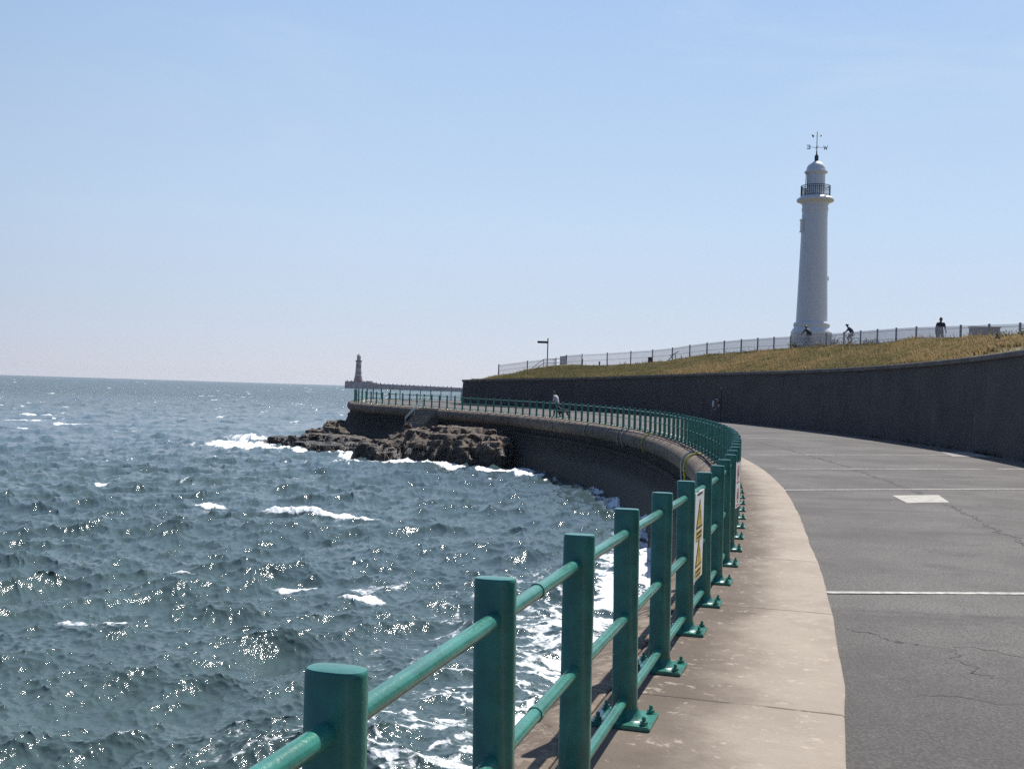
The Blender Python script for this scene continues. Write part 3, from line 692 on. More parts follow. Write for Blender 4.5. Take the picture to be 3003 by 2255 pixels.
def finish_sea():
    X, Y, Z, DX, DY, J1, J2, RR, shp = SEA
    # foam and painted sun-glint field, in plan metres
    J = J1
    patch = fbm(X * .035, Y * .035, 3, 40)
    cap = sstep(.30, -.05, J) * sstep(-.1, .35, patch) * .9
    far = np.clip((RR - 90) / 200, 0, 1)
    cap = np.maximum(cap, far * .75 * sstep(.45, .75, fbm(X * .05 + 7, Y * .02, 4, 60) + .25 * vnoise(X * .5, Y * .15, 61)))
    F = cap
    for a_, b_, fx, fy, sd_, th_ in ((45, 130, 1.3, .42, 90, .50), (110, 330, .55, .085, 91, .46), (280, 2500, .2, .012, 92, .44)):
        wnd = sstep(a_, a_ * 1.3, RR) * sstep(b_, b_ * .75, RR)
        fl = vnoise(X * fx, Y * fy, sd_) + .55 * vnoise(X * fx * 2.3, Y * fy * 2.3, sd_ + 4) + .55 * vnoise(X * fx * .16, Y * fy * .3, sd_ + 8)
        F = np.maximum(F, wnd * .72 * sstep(th_ + .28, th_ + .62, fl))  # white flecks painted as sun glints on the distant water
    # churned white water along the quay: network of streaks
    ii = np.arange(0, len(FENCE.p), 4); bx = []
    for q in FENCE.s[ii]: bx.append(FENCE.off(q, 1.55))
    bx = np.array(bx); m = (Y < 62) & (X > -12) & (RR < 70)
    D = np.full(shp, 99.0); xs, ys = X[m], Y[m]; d = np.full(xs.shape, 99.0)
    for (a, b) in bx[(bx[:, 1] < 66)]: d = np.minimum(d, (xs - a) ** 2 + (ys - b) ** 2)
    D[m] = np.sqrt(d)
    wx = X + .8 * fbm(X * .5, Y * .5, 3, 70); wy = Y + .8 * fbm(X * .5, Y * .5, 3, 71)
    net = 1 - np.abs(fbm(wx * .75, wy * 1.15, 4, 72)) * 2.6; net2 = 1 - np.abs(fbm(wx * 2.0 + 5, wy * 3.0, 3, 73)) * 2.2
    width = 3.0 + 1.6 * fbm(X * .2, Y * .2, 2, 74); width = width * np.clip((46 - Y) / 16, .25, 1)
    zone = sstep(1.25, .25, D / np.maximum(width, .4)); zone = zone * sstep(64, 50, Y)
    F = np.maximum(F, zone * np.clip(.80 * sstep(.22, 1.0, net) + .52 * sstep(.25, 1, net2) + .16 * sstep(.9, .2, D / np.maximum(width, .4)) - .10, 0, .95))
    thin = sstep(9, 2.5, D) * sstep(40, 25, Y)
    F = np.maximum(F, zone * np.clip(.30 + .22 * fbm(X * .9, Y * .9, 4, 77), 0, .5))
    F = np.maximum(F, thin * .62 * sstep(.55, .98, net))
    def spot(x, y, rx, ry, ro, amt, hump=0, ns=1.0):
        nonlocal F, Z
        mm = (np.abs(X - x) < 2.2 * max(rx, ry)) & (np.abs(Y - y) < 2.2 * max(rx, ry)); c, s = math.cos(ro), math.sin(ro)
        xx, yy = X[mm], Y[mm]
        nx = xx - x + .5 * ry * fbm(xx * 1.1, yy * 1.1, 4, 80); ny = yy - y + .5 * ry * fbm(xx * 1.1, yy * 1.1, 4, 81)
        u = (nx * c + ny * s) / rx; v = (-nx * s + ny * c) / ry; e = np.sqrt(u * u + v * v)
        f = sstep(1.15, .35, e) * amt * np.clip(1 + ns * .9 * fbm(xx * 2.2, yy * 2.2, 3, 82), 0, 1.3)
        F[mm] = np.maximum(F[mm], f)
        Z[mm] += hump * np.exp(-(u * u + v * v) * 1.4) * (1 + .35 * fbm(xx * 2.5, yy * 2.5, 3, 83))
    spot(-7.6, 40.2, 2.5, .62, -.34, 1.25, .26, .2); spot(-5.6, 39.3, 1.4, .4, -.3, .9, .08)
    spot(-21.5, 82.5, 4.4, 4.2, .1, .85, .18, 1.3); spot(-22.5, 93, 4.5, 3, 0, .6, .1); spot(-18.4, 80.5, 2.6, 1.6, -.4, 1.15, .15)
    spot(-13.5, 77.6, 4.2, 1.5, -.62, 1.15, .08, 1.1); spot(-10.4, 74.2, 2.4, 1.4, -.6, 1.0, .05, 1.2); spot(-7.4, 70.9, 2.4, 1.3, -.4, 1.0, .06, 1.2); spot(-4.0, 69.2, 3.0, .8, -.3, .9, .03); spot(-10.5, 70.5, 2.6, .5, -.2, .8)
    spot(-.4, 66.5, 2.6, 1.6, -.6, 1.05, .06, 1.2); spot(1.2, 63.5, 1.3, 1.7, -.3, .9, .05)
    spot(-59, 133, 4.0, 2.2, 0, 1.2, .2); spot(-46, 111, 2.4, 1.6, 0, 1.0, .15); spot(-53, 117, 2.6, 1.6, .1, 1.0, .15); spot(-36, 100, 2.2, 1.3, 0, .6)
    spot(-3.4, 24.6, .9, .55, .3, 1.0, .14, .4); spot(-3.1, 26.0, 1.3, .6, .6, .55, .1); spot(-8.3, 21.8, 1.3, .35, .2, .55, .1)
    for k in range(46):            # scattered small breakers
        r = 26 * (1 + rng.random() * 14) ** 1.0; t = R(rng.uniform(-27, -3)); xx, yy = r * math.sin(t), r * math.cos(t)
        if abs(xx + 5) < 5 and abs(yy - 40) < 5: continue
        if yy > 60 and xx > -24 * yy / 85 + 1 and yy < 125: continue
        spot(xx, yy, .5 + r * .006 * rng.uniform(.6, 2), .25 + r * .0025, rng.uniform(-.5, .2), rng.uniform(.5, .95), .1)
    V = np.stack([X + DX, Y + DY, Z], -1).reshape(-1, 3); ny, nx = shp
    I = np.arange(nx * ny, dtype=np.int32).reshape(ny, nx)
    Fc = np.stack([I[:-1, :-1], I[:-1, 1:], I[1:, 1:], I[1:, :-1]], -1).reshape(-1, 4)
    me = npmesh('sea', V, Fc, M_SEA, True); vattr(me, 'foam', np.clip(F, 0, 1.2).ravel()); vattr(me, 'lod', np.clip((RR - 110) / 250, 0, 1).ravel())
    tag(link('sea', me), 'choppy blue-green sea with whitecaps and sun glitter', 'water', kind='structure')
finish_sea()

# ------------------------------------------------------------------ green railing
PH = 1.065; RAILZ = (.945, .525, .11); LEAN = R(.8)
def post_mesh(n=28):
    mb = MB(); a, b = .0635, .037; ring = []
    for k in range(n):
        t = 2 * math.pi * k / n; c, s = math.cos(t), math.sin(t); e = 2 / 2.7
        ring.append((a * math.copysign(abs(c) ** e, c), b * math.copysign(abs(s) ** e, s)))
    lv = [(0, 1.0), (PH - .012, 1), (PH - .004, .985), (PH, .94), (PH + .002, .5)]
    zs = [0, .15, .3, .45, .6, .75, .9, PH - .012]
    V = []; F = []
    lv = [(z, 1 + .012 * math.sin(z * 9)) for z in zs] + lv[2:]
    for z, q in lv: V += [(x * q, y * q, z) for x, y in ring]
    for i in range(len(lv) - 1):
        for k in range(n): F.append((i * n + k, i * n + (k + 1) % n, (i + 1) * n + (k + 1) % n, (i + 1) * n + k))
    F.append(tuple((len(lv) - 1) * n + k for k in range(n))); mb.add(V, F)
    return mb.mesh('post', M_GREEN, 40)
def plate_mesh():
    bm = bmesh.new(); bmesh.ops.create_cube(bm, size=1); bmesh.ops.scale(bm, vec=(.30, .29, .024), verts=bm.verts); bmesh.ops.translate(bm, vec=(0, 0, .012), verts=bm.verts)
    bmesh.ops.bevel(bm, geom=bm.edges[:], offset=.005, segments=2, affect='EDGES'); mb = MB()
    mb.add([v.co for v in bm.verts], [tuple(v.index for v in f.verts) for f in bm.faces]); bm.free()
    n = 24
    V = []; F = []                                             # thick weld fillet at the foot of the post
    for (a, b, z) in ((.105, .072, .022), (.088, .056, .034), (.072, .044, .055), (.066, .039, .075)):
        V += [(a * math.cos(t), b * math.sin(t), z) for t in [2 * math.pi * k / n for k in range(n)]]
    for i in range(3):
        for k in range(n): F.append((i * n + k, i * n + (k + 1) % n, (i + 1) * n + (k + 1) % n, (i + 1) * n + k))
    mb.add(V, F)
    for x in (-.115, .115):
        for y in (-.105, .105):
            mb.lathe([(.026, .022), (.026, .027), (.018, .0275)], 14, (x, y, 0)); mb.lathe([(.019, .027), (.019, .043), (.010, .044), (.010, .062), (.006, .066)], 6, (x, y, 0))
    return mb.mesh('base_plate', M_GREEN, 35)
POST, PLATE = post_mesh(), plate_mesh()

def railing(label, spots, sleeves):
    x0, y0 = FENCE.at(spots[0]); root = thing('railing', label, 'railing', (x0, y0, g(y0)))
    inv = Matrix.Translation(-Vector((x0, y0, g(y0))))
    for i, q in enumerate(spots):
        x, y = FENCE.at(q); d = FENCE.dir(q); an = math.atan2(d[1], d[0]) - math.pi / 2
        p = link('post', POST, root, (x, y, g(y)), (0, -LEAN * (1 + .5 * math.sin(i * 2.7)), an + .03 * math.sin(i * 1.9))); p.matrix_parent_inverse = inv
        b = link('base_plate', PLATE, p, (0, 0, .0)); b.rotation_euler = (0, LEAN * (1 + .5 * math.sin(i * 2.7)), 0)
    for z in RAILZ:
        mb = MB(); q0 = [spots[0] - .5] + list(spots) + [spots[-1] + .1]
        pts = []
        for q in q0:
            x, y = FENCE.off(q, math.sin(LEAN) * z); pts.append(Vector((x, y, g(y) + z)))
        near = [p for p in pts if p.length < 14]; 
        for i in range(len(pts) - 1):
            n = 16 if pts[i].length < 14 else 8
            mb.tube([pts[i], pts[i + 1]], .0245, n, cap=(i in (0, len(pts) - 2)))
            if i in sleeves and z > .3:
                m = pts[i].lerp(pts[i + 1], .42); dd = (pts[i + 1] - pts[i]).normalized()
                mb.tube([m - dd * .001, m, m + dd * .03, m + dd * .031], [.025, .0285, .0285, .025], n)
        o = mb.build('rail', M_GREEN, root, 50); o.matrix_parent_inverse = inv
    return root
SP = 1.142
S1 = FENCE.near(-.31, 2.1)
s_tip = FENCE.near(-14.55, 99.2)
spots = list(np.arange(S1 - 2 * SP, s_tip, SP))
railing('green painted railing with flat posts bolted along the seaward edge of the promenade', spots, (4, 11, 18, 25))
far = list(np.arange(spots[-1] + SP * .95, FENCE.near(-1, 112.6), SP * .98))
railing('thin far stretch of green railing returning around the headland, against the open sea', far, ())

# ------------------------------------------------------------------ notices tied to the railing
M_SIGNW = simple('sign_white', (.74, .74, .72), .45, .06, 5, .05); M_YEL = simple('sign_yellow', (.62, .43, .03), .45, .1, 9, .03)
M_INK = simple('sign_black', (.03, .03, .03), .5, .1, 9, .02); M_RED = simple('sign_red', (.55, .10, .10), .5, .1, 9, .02)
def on_fence(q, n, z):
    x, y = FENCE.off(q, n); return Vector((x, y, g(y) + z))
def poly(mb, pts, y, t, mi):
    """flat outline in the local xz plane, t thick, facing -y"""
    n = len(pts); V = [(a, y, b) for a, b in pts] + [(a, y - t, b) for a, b in pts]
    mb.add(V, [tuple(range(n, 2 * n)), tuple(range(n))[::-1]] + [(i, (i + 1) % n, n + (i + 1) % n, n + i) for i in range(n)], mi)
def textline(mb, x0, x1, z, h, mi, y, seed):
    r = random.Random(seed); x = x0
    while x < x1 - .01:
        wd = r.uniform(.012, .026); poly(mb, [(x, z), (x + wd * .8, z), (x + wd * .8, z + h), (x, z + h)], y, .0006, mi); x += wd
def sign_base(name, lab, q, n, zc, w_, h_, turn=0):
    p = on_fence(q, n, zc); d = FENCE.dir(q); an = math.atan2(d[1], d[0])
    t = thing(name, lab, 'sign', p, an + turn); b = MB()
    nx = 9; V = []; F = []
    for i in range(nx):
        for k in range(2):
            x = -w_ / 2 + w_ * i / (nx - 1); V += [(x, .004 + .004 * math.sin(x * 16), (-h_ / 2, h_ / 2)[k]), (x, -.001 + .0 * math.sin(x * 16), (-h_ / 2, h_ / 2)[k])]
    for i in range(nx - 1):
        a = i * 4; c = a + 4; F += [(a, a + 2, c + 2, c), (a + 1, c + 1, c + 3, a + 3), (a, c, c + 1, a + 1), (a + 2, a + 3, c + 3, c + 2)]
    F += [(0, 1, 3, 2), ((nx - 1) * 4, (nx - 1) * 4 + 2, (nx - 1) * 4 + 3, (nx - 1) * 4 + 1)]
    b.add(V, F); b.build('panel', M_SIGNW, t); return t
q7 = spots[2] + SP * 5.22
t = sign_base('warning_sign', 'white notice with two yellow warning triangles tied to the near railing', q7, -.055, 0.66, .46, .64, R(-1))
mb = MB()
for zc in (.075, -.20):
    poly(mb, [(-.16, zc - .02), (.16, zc - .02), (0, zc + .19)], -.002, .002, 1); poly(mb, [(-.13, zc - .006), (.13, zc - .006), (0, zc + .163)], -.004, .002, 0)
    poly(mb, [(-.012, zc + .035), (.012, zc + .035), (.016, zc + .11), (-.016, zc + .11)], -.006, .001, 1); poly(mb, [(-.012, zc + .008), (.012, zc + .008), (.012, zc + .026), (-.012, zc + .026)], -.006, .001, 1)
    poly(mb, [(-.15, zc - .105), (.15, zc - .105), (.15, zc - .035), (-.15, zc - .035)], -.002, .002, 0)
    textline(mb, -.125, .125, zc - .063, .018, 1, -.004, 3); textline(mb, -.11, .11, zc - .093, .016, 1, -.004, 5)
textline(mb, -.14, .14, .295, .014, 1, -.002, 8); textline(mb, -.17, .17, -.325 + .045, .012, 1, -.002, 9)
mb.build('warning_symbols', [M_YEL, M_INK], t)
q9 = FENCE.near(2.52, 12.15)
t = sign_base('prohibition_sign', 'white notice with red round symbols tied farther along the railing, second sign', q9, -.075, 0.72, .42, .52, R(-5.5))
mb = MB()
for zc in (.14, -.12):
    circ = [(.085 * math.cos(a), zc + .085 * math.sin(a)) for a in [2 * math.pi * k / 28 for k in range(28)]]; inn = [(a * .78, zc + (b - zc) * .78) for a, b in circ]
    for k in range(28):
        j = (k + 1) % 28; poly(mb, [circ[k], circ[j], inn[j], inn[k]], -.002, .0015, 0)
    poly(mb, [(-.056, zc + .044), (-.044, zc + .056), (.056, zc - .044), (.044, zc - .056)], -.002, .0018, 0)
    poly(mb, [(-.03, zc - .04), (.03, zc - .04), (.025, zc + .03), (-.025, zc + .03)], -.001, .0005, 1); textline(mb, -.12, .12, zc - .12, .016, 0, -.002, 4)
textline(mb, -.15, .15, .255, .018, 1, -.002, 14); textline(mb, -.15, .15, -.285, .014, 1, -.002, 15)
mb.build('prohibition_symbols', [M_RED, M_INK], t)

# ------------------------------------------------------------------ lifebuoy on its pole against the wall
lx, ly = 14.55, 74.2; lz = g(ly)
t = thing('lifebuoy_pole', 'thin dark pole standing against the retaining wall beside the lifebuoy', 'pole', (lx, ly, lz))
mb = MB(); mb.tube([(0, 0, 0), (0, 0, 2.25)], .035, 10); mb.lathe([(.09, 0), (.09, .02), (.04, .03)], 12); mb.build('pole', M_BLACK, t, 50)
mb = MB(); mb.ell((0, 0, 2.27), (.055, .055, .05)); mb.build('cap', M_GALV, t, 60)
mb = MB(); mb.box((-.14, 0, 1.5), (.28, .05, .05)); mb.box((-.16, 0, 1.0), (.30, .05, .04)); mb.build('bracket', M_BLACK, t)
t = thing('lifebuoy', 'red and white ring lifebuoy hanging on the dark pole by the wall', 'lifebuoy', (lx - .36, ly - .1, lz + 1.12), R(35))
for nm, mm, seg in (('ring', simple('lifebuoy_red', (.20, .04, .04), .5, .15), [(0, 360)]), ('white_band', M_WHITE, [(50, 110), (140, 205), (230, 270), (320, 360)])):
    mb = MB()
    for a, b in seg:
        rr = .075 if nm == 'ring' else .079
        mb.tube([(.29 * math.cos(R(x)), 0, .33 * math.sin(R(x))) for x in np.linspace(a, b, 33 if nm == 'ring' else 9)], rr, 12)
    mb.build(nm, mm, t, 60)

# ------------------------------------------------------------------ white lighthouse
LX, LY = 27.86, 100.0; LZ = 6.15
lh = thing('lighthouse', 'tall white cast-iron lighthouse with domed lantern on the grassy hill', 'lighthouse', (LX, LY, LZ))
def px(y): return (1470 - y) / 69.4 + 6.58 - LZ
tw = [(1.47, px(1335))] + [(1.16 + (1.44 - 1.16) * ((y - 600) / 720) ** 1.15, px(y)) for y in range(1320, 590, -60)] + [(1.155, px(600)), (1.21, px(590)), (1.21, px(578)), (1.17, px(572)), (1.19, px(556)), (1.30, px(545)), (1.30, px(540))]
mb = MB(); mb.lathe(tw, 56); mb.build('tower', M_WHITE, lh, 35)
pl = MB(); o8 = 8
pl.lathe([(1.80, 0), (1.80, px(1400)), (1.88, px(1398)), (1.88, px(1384))], 56)
for k in range(8):
    a = math.pi / 8 + k * math.pi / 4; pl.box((1.75 * math.cos(a), 1.75 * math.sin(a), px(1400) / 2 + .05), (.22, .62, px(1400) - .1), Matrix.Rotation(a, 3, 'Z'))
pl.lathe([(1.88, px(1384)), (1.85, px(1378)), (1.68, px(1360)), (1.60, px(1352)), (1.60, px(1348)), (1.66, px(1342)), (1.66, px(1330)), (1.60, px(1322)), (1.47, px(1318))], 56, cap=False)
pl.build('plinth', M_WHITE, lh, 35)
mb = MB(); mb.lathe([(1.24, px(545)), (1.40, px(540)), (1.66, px(533)), (1.70, px(527)), (1.68, px(519)), (1.50, px(508)), (1.44, px(505))], 56); mb.build('gallery', M_WHITE, lh, 35)
gr = MB(); gz0, gz1 = px(505), px(434)
for k in range(44):
    a = 2 * math.pi * k / 44; gr.tube([(1.33 * math.cos(a), 1.33 * math.sin(a), gz0), (1.33 * math.cos(a), 1.33 * math.sin(a), gz1)], .022 if k % 11 else .038, 6)
for z, r0 in ((gz1, .03), (gz0 + .14, .02), (gz1 - .18, .018)):
    gr.tube([(1.33 * math.cos(a), 1.33 * math.sin(a), z) for a in np.linspace(0, 2 * math.pi, 57)], r0, 6)
gr.build('gallery_railing', M_BLACK, lh, 60)
mb = MB(); mb.lathe([(.83, px(506)), (.83, px(352)), (.90, px(350))], 48); lan = mb.build('lantern', M_WHITE, lh, 35)
mb = MB()
for k in range(10):
    a = 2 * math.pi * k / 10 + .1; mb.box((.835 * math.cos(a), .835 * math.sin(a), px(400)), (.03, .04, px(352) - px(500)), Matrix.Rotation(a, 3, 'Z'))
mb.build('glazing_bar', M_WHITE, lan)
mb = MB(); mb.lathe([(.86, px(351)), (1.04, px(347)), (1.06, px(342)), (1.03, px(337)), (.91, px(334))] + [(.90 * math.cos(a), px(334) + (px(270) - px(334)) * math.sin(a)) for a in np.linspace(.08, R(84), 14)], 48); mb.build('dome', M_WHITE, lh, 40)
mb = MB(); mb.tube([(-1.03, -.25, px(506)), (-.98, -.24, px(350))], .035, 8); mb.tube([(-.92, -.42, px(506)), (-.88, -.40, px(350))], .02, 6); mb.build('ladder', M_BLACK, lh)
mb = MB(); mb.lathe([(.17, px(272)), (.185, px(258)), (.18, px(236)), (.07, px(226)), (.05, px(205))], 16); mb.build('finial', M_BLACK, lh, 40)
vn = MB(); vz = px(180)
vn.tube([(0, 0, px(208)), (0, 0, px(78))], [.04, .03], 8); vn.ell((0, 0, vz), (.07, .07, .07))
vn.tube([(-.62, 0, vz), (.62, 0, vz)], .018, 6); vn.tube([(0, -.6, vz), (0, .6, vz)], .018, 6)
def bars(mb, segs, cx, cz, w_):
    for (a, b, c, d) in segs:
        p = Vector((a + cx, 0, b + cz)); q = Vector((c + cx, 0, d + cz)); L = (q - p).length; an = math.atan2((q - p).z, (q - p).x)
        mb.box((p + q) / 2, (L + w_, .04, w_), Matrix.Rotation(-an, 3, 'Y'))
bars(vn, [(.13, -.17, .13, .17), (-.12, .17, .13, .17), (-.08, 0, .13, 0), (-.12, -.17, .13, -.17)], -.78, vz, .065)      # the E seen from behind
bars(vn, [(-.17, .17, -.08, -.17), (-.08, -.17, 0, .08), (0, .08, .08, -.17), (.08, -.17, .17, .17)], .82, vz, .055)
vz2 = px(106); ra = Matrix.Rotation(R(14), 3, 'Z')
vn.tube([(-.36, -.08, vz2), (.36, .08, vz2 + .03)], .02, 6)
ar = MB(); poly(ar, [(-.52, vz2 + .12), (-.30, vz2 + .07), (-.30, vz2 - .05), (-.38, vz2 - .2)], .02, .04, 0); poly(ar, [(.46, vz2 + .03), (.28, vz2 + .15), (.33, vz2 + .03), (.28, vz2 - .09)], .02, .04, 0)
vn.add(ar.v, ar.f); vn.build('weather_vane', M_BLACK, lh, 60)
wn = MB(); wn.box((-1.24, -.2, px(695)), (.20, .50, 1.0)); wn.box((-1.27, -.2, px(657)), (.26, .60, .09)); wn.box((-1.27, -.2, px(733)), (.24, .58, .09)); wn.build('window_hood', M_WHITE, lh)
wn = MB(); wn.box((1.31, -.1, px(1033)), (.14, .42, .36)); wn.build('window_hood', M_WHITE, lh)

# ------------------------------------------------------------------ far pier and its striped lighthouse
M_PIER = simple('pier_granite', (.27, .23, .245), .9, .25, .15, .3)
pr_ = thing('pier', 'long low stone pier far out on the horizon behind the headland', 'pier', (-243, 1560, SEA_Z))
mb = MB(); PXS = [(-1, 10.2), (0, 10.45), (30, 10.5), (46, 8.6), (48, 7.8), (160, 5.8), (420, 4.6)]
for (a, h1), (b, h2) in zip(PXS, PXS[1:]):
    V = [(a, 0, -2), (a, 1.2, h1), (a, 12, h1), (a, 12, -2), (b, 0, -2), (b, 1.2, h2), (b, 12, h2), (b, 12, -2)]
    mb.add(V, [(0, 4, 5, 1), (1, 5, 6, 2), (2, 6, 7, 3)])
mb.add([(-1, 0, -2), (-1, 1.2, 10.2), (-1, 12, 10.2), (-1, 12, -2)], [(0, 1, 2, 3)])
mb.build('deck_wall', M_PIER, pr_)
mb = MB()
for k in range(26):
    x = 2 + k * 6.1; h = float(np.interp(x, [a for a, _ in PXS], [b for _, b in PXS])); mb.box((x, 2.5, h + .6), (.8 + .8 * rng.random(), .9, 1.2 + .9 * rng.random()))
mb.box((34, 3, 10.8), (9, 3, 1.4)); mb.box((22, 3, 10.9), (3.4, 3, 2.0)); mb.build('parapet', M_PIER, pr_)
fl = thing('striped_lighthouse', 'distant lighthouse with dark red and pale bands at the pier end', 'lighthouse', (-225.5, 1566, SEA_Z + 10.2))
M_BAND = simple('red_granite', (.15, .075, .08), .85, .15, .2, .1); M_BANDW = simple('pale_granite', (.30, .27, .28), .85, .1, .2, .1)
def rr_(z): return float(np.interp(z, [0, 3, 6, 12, 20, 29], [6.9, 6.2, 5.4, 4.6, 4.1, 3.75]))
zb = [0, 7.6, 11.6, 14.4, 20.0, 24.5, 29.3]; mb = MB()
for i, (a, b) in enumerate(zip(zb, zb[1:])):
    mb.lathe([(rr_(z), z) for z in np.linspace(a, b, 6)], 32, mi=i % 2, cap=False)
mb.build('tower', [M_BAND, M_BANDW], fl, 40)
mb = MB(); mb.lathe([(3.7, 28.6), (4.7, 29.4), (4.75, 31.0), (4.55, 31.0), (4.55, 29.8), (3, 29.8)], 32); mb.build('gallery', M_BAND, fl, 40)
mb = MB(); mb.lathe([(2.9, 29.5), (2.9, 36.5), (3.2, 36.6), (3.0, 37.2), (2.0, 39.2), (.5, 40.3), (.4, 41.3)], 24); mb.build('lantern', simple('lantern_pale', (.33, .29, .29), .6, .1, .3), fl, 40)

# ------------------------------------------------------------------ pale mesh fence along the hill path
def bar_fence(label, pts, zt, h, sp):
    P = Path([(x, y, z) for (x, y), z in zip(pts, zt)], .2)
    n = max(1, round(P.len / sp)); q = np.linspace(0, P.len, n + 1); root = thing('mesh_fence', label, 'fence', tuple(P.at(0)))
    inv = Matrix.Translation(-Vector(P.at(0)))
    bp = MB(); bp.box((0, 0, -h / 2 + .02), (.085, .085, h + .1)); bp.box((0, 0, .075), (.105, .105, .02)); pm = bp.mesh('post', M_FENCEPOST)
    for a in q:
        o = link('post', pm, root, tuple(P.at(a)), (0, 0, math.atan2(*P.dir(a)[::-1]))); o.matrix_parent_inverse = inv
    for a, b in zip(q, q[1:]):
        A, B = Vector(P.at(a)), Vector(P.at(b)); d = (B - A); m = MB(); k = int(d.length / .062)
        dx = Vector((d.x, d.y, 0)).normalized(); ro = Matrix.Rotation(math.atan2(dx.y, dx.x), 3, 'Z')
        for i in range(1, k):
            p = A + d * (i / k); m.box((p.x, p.y, p.z - h / 2 + .03), (.013, .013, h), ro)
        for dz in (-.10, -h * .5, -h + .1):
            m.tube([A + Vector((0, 0, dz)), B + Vector((0, 0, dz))], .016, 5)
        o = m.build('panel', M_FENCE, root); o.matrix_parent_inverse = inv
    return root
ft = [((27.6, 40), 5.75), ((26.9, 48), 5.78), ((26.26, 55), 5.80), ((25.5, 59), 5.93), ((25.1, 61.3), 6.0), ((24.6, 66), 6.18), ((24.06, 70.2), 6.27), ((23.3, 76.2), 6.35), ((21.75, 82.4), 6.38), ((19.4, 90.2), 6.42),
      ((16.6, 96.5), 6.2), ((14.3, 100.5), 5.86), ((11.0, 103.8), 5.60), ((8.0, 105.4), 5.37), ((6.2, 105.8), 5.25), ((5.4, 107.5), 5.2), ((4.9, 110), 5.15)]
bar_fence('long pale mesh fence with grey posts along the crest of the grassy bank', [a for a, _ in ft], [b for _, b in ft], 1.25, 2.55)
bar_fence('short lower stretch of pale mesh fence at the left end of the bank', [(-1.33, 103.2), (1.70, 105.0), (4.3, 106.4)], [3.95, 4.47, 4.85], 1.1, 3.2)
hs = thing('handrail', 'pale stepped handrail climbing to the path beside the fingerpost', 'handrail', (1.9, 105.6, 3.5))
mb = MB()
for dz in (0, -.38): mb.tube([(0, 0, .28 + dz), (1.15, .1, 1.22 + dz), (3.1, .2, 1.35 + dz)], .035, 8)
mb.build('rail', M_FENCE, hs, 60)
for x, z in ((.05, .3), (1.15, 1.2), (2.2, 1.3), (3.05, 1.35)):
    mb = MB(); mb.tube([(x, .1, z), (x, .1, z - 1.2)], .03, 8); mb.build('post', M_FENCE, hs, 60)
fp = thing('fingerpost', 'tall dark signpost with a single arm pointing left on the bank', 'signpost', (3.45, 106.6, hill_z(3.45, 104.5)))
ph_ = 6.84 - fp.location.z
mb = MB(); mb.tube([(0, 0, -.3), (0, 0, ph_ - .1)], .055, 10); mb.lathe([(.06, ph_ - .1), (.075, ph_ - .06), (.05, ph_), (.01, ph_ + .03)], 10); mb.build('pole', M_BLACK, fp, 50)
mb = MB(); poly(mb, [(-.05, ph_ - .5), (-.05, ph_ - .28), (-.98, ph_ - .28), (-1.08, ph_ - .39), (-.98, ph_ - .5)], .02, .04, 0); mb.build('sign_arm', M_BLACK, fp)

# lectern, low posts and stone block by the path
lz0 = hill_z(15.2, 101.0)
t = thing('information_lectern', 'grey slanted information board on splayed legs behind the fence', 'information board', (15.2, 101.6, lz0), R(-10))
mb = MB(); mb.box((.12, 0, .88), (.92, .6, .05), Matrix.Rotation(R(-28), 3, 'Y')); mb.build('board', M_FENCEPOST, t)
for q in ([(-.62, .2, 0), (.05, .2, .82)], [(.30, .2, 0), (.22, .2, .88)]):
    mb = MB(); mb.tube(q, .045, 8); mb.build('leg', M_FENCEPOST, t, 60)
M_WOOD = simple('dark_timber', (.10, .065, .04), .85, .3, 7, .3)
def bollard(x, y, h, w_, lab):
    mb = MB(); mb.box((0, 0, h / 2 - .15), (w_, w_, h + .3)); mb.box((0, 0, h + .02), (w_ * 1.15, w_ * 1.15, .05)); tag(mb.build('wooden_bollard', M_WOOD, loc=(x, y, hill_z(x, y))), lab, 'bollard', 'timber posts by the hill path')
bollard(13.0, 101.3, .62, .34, 'squat brown timber post at the fence, left of the slanted information board')
bollard(6.9, 106.1, .55, .14, 'slim timber post behind the fence, nearest to the fingerpost')
bollard(8.6, 105.9, .5, .14, 'slim timber post behind the fence, midway between fingerpost and information board')
bz = hill_z(27.0, 62.0)
mb = MB(); mb.box((0, 0, .3), (1.55, .6, .95)); mb.box((0, 0, .80), (1.65, .7, .07))
tag(mb.build('stone_block', simple('buff_stone', (.46, .39, .33), .9, .2, 3, .3), loc=(27.0, 61.3, bz), rot=(0, 0, R(-12))), 'low buff stone block behind the fence at the right edge', 'stone block')

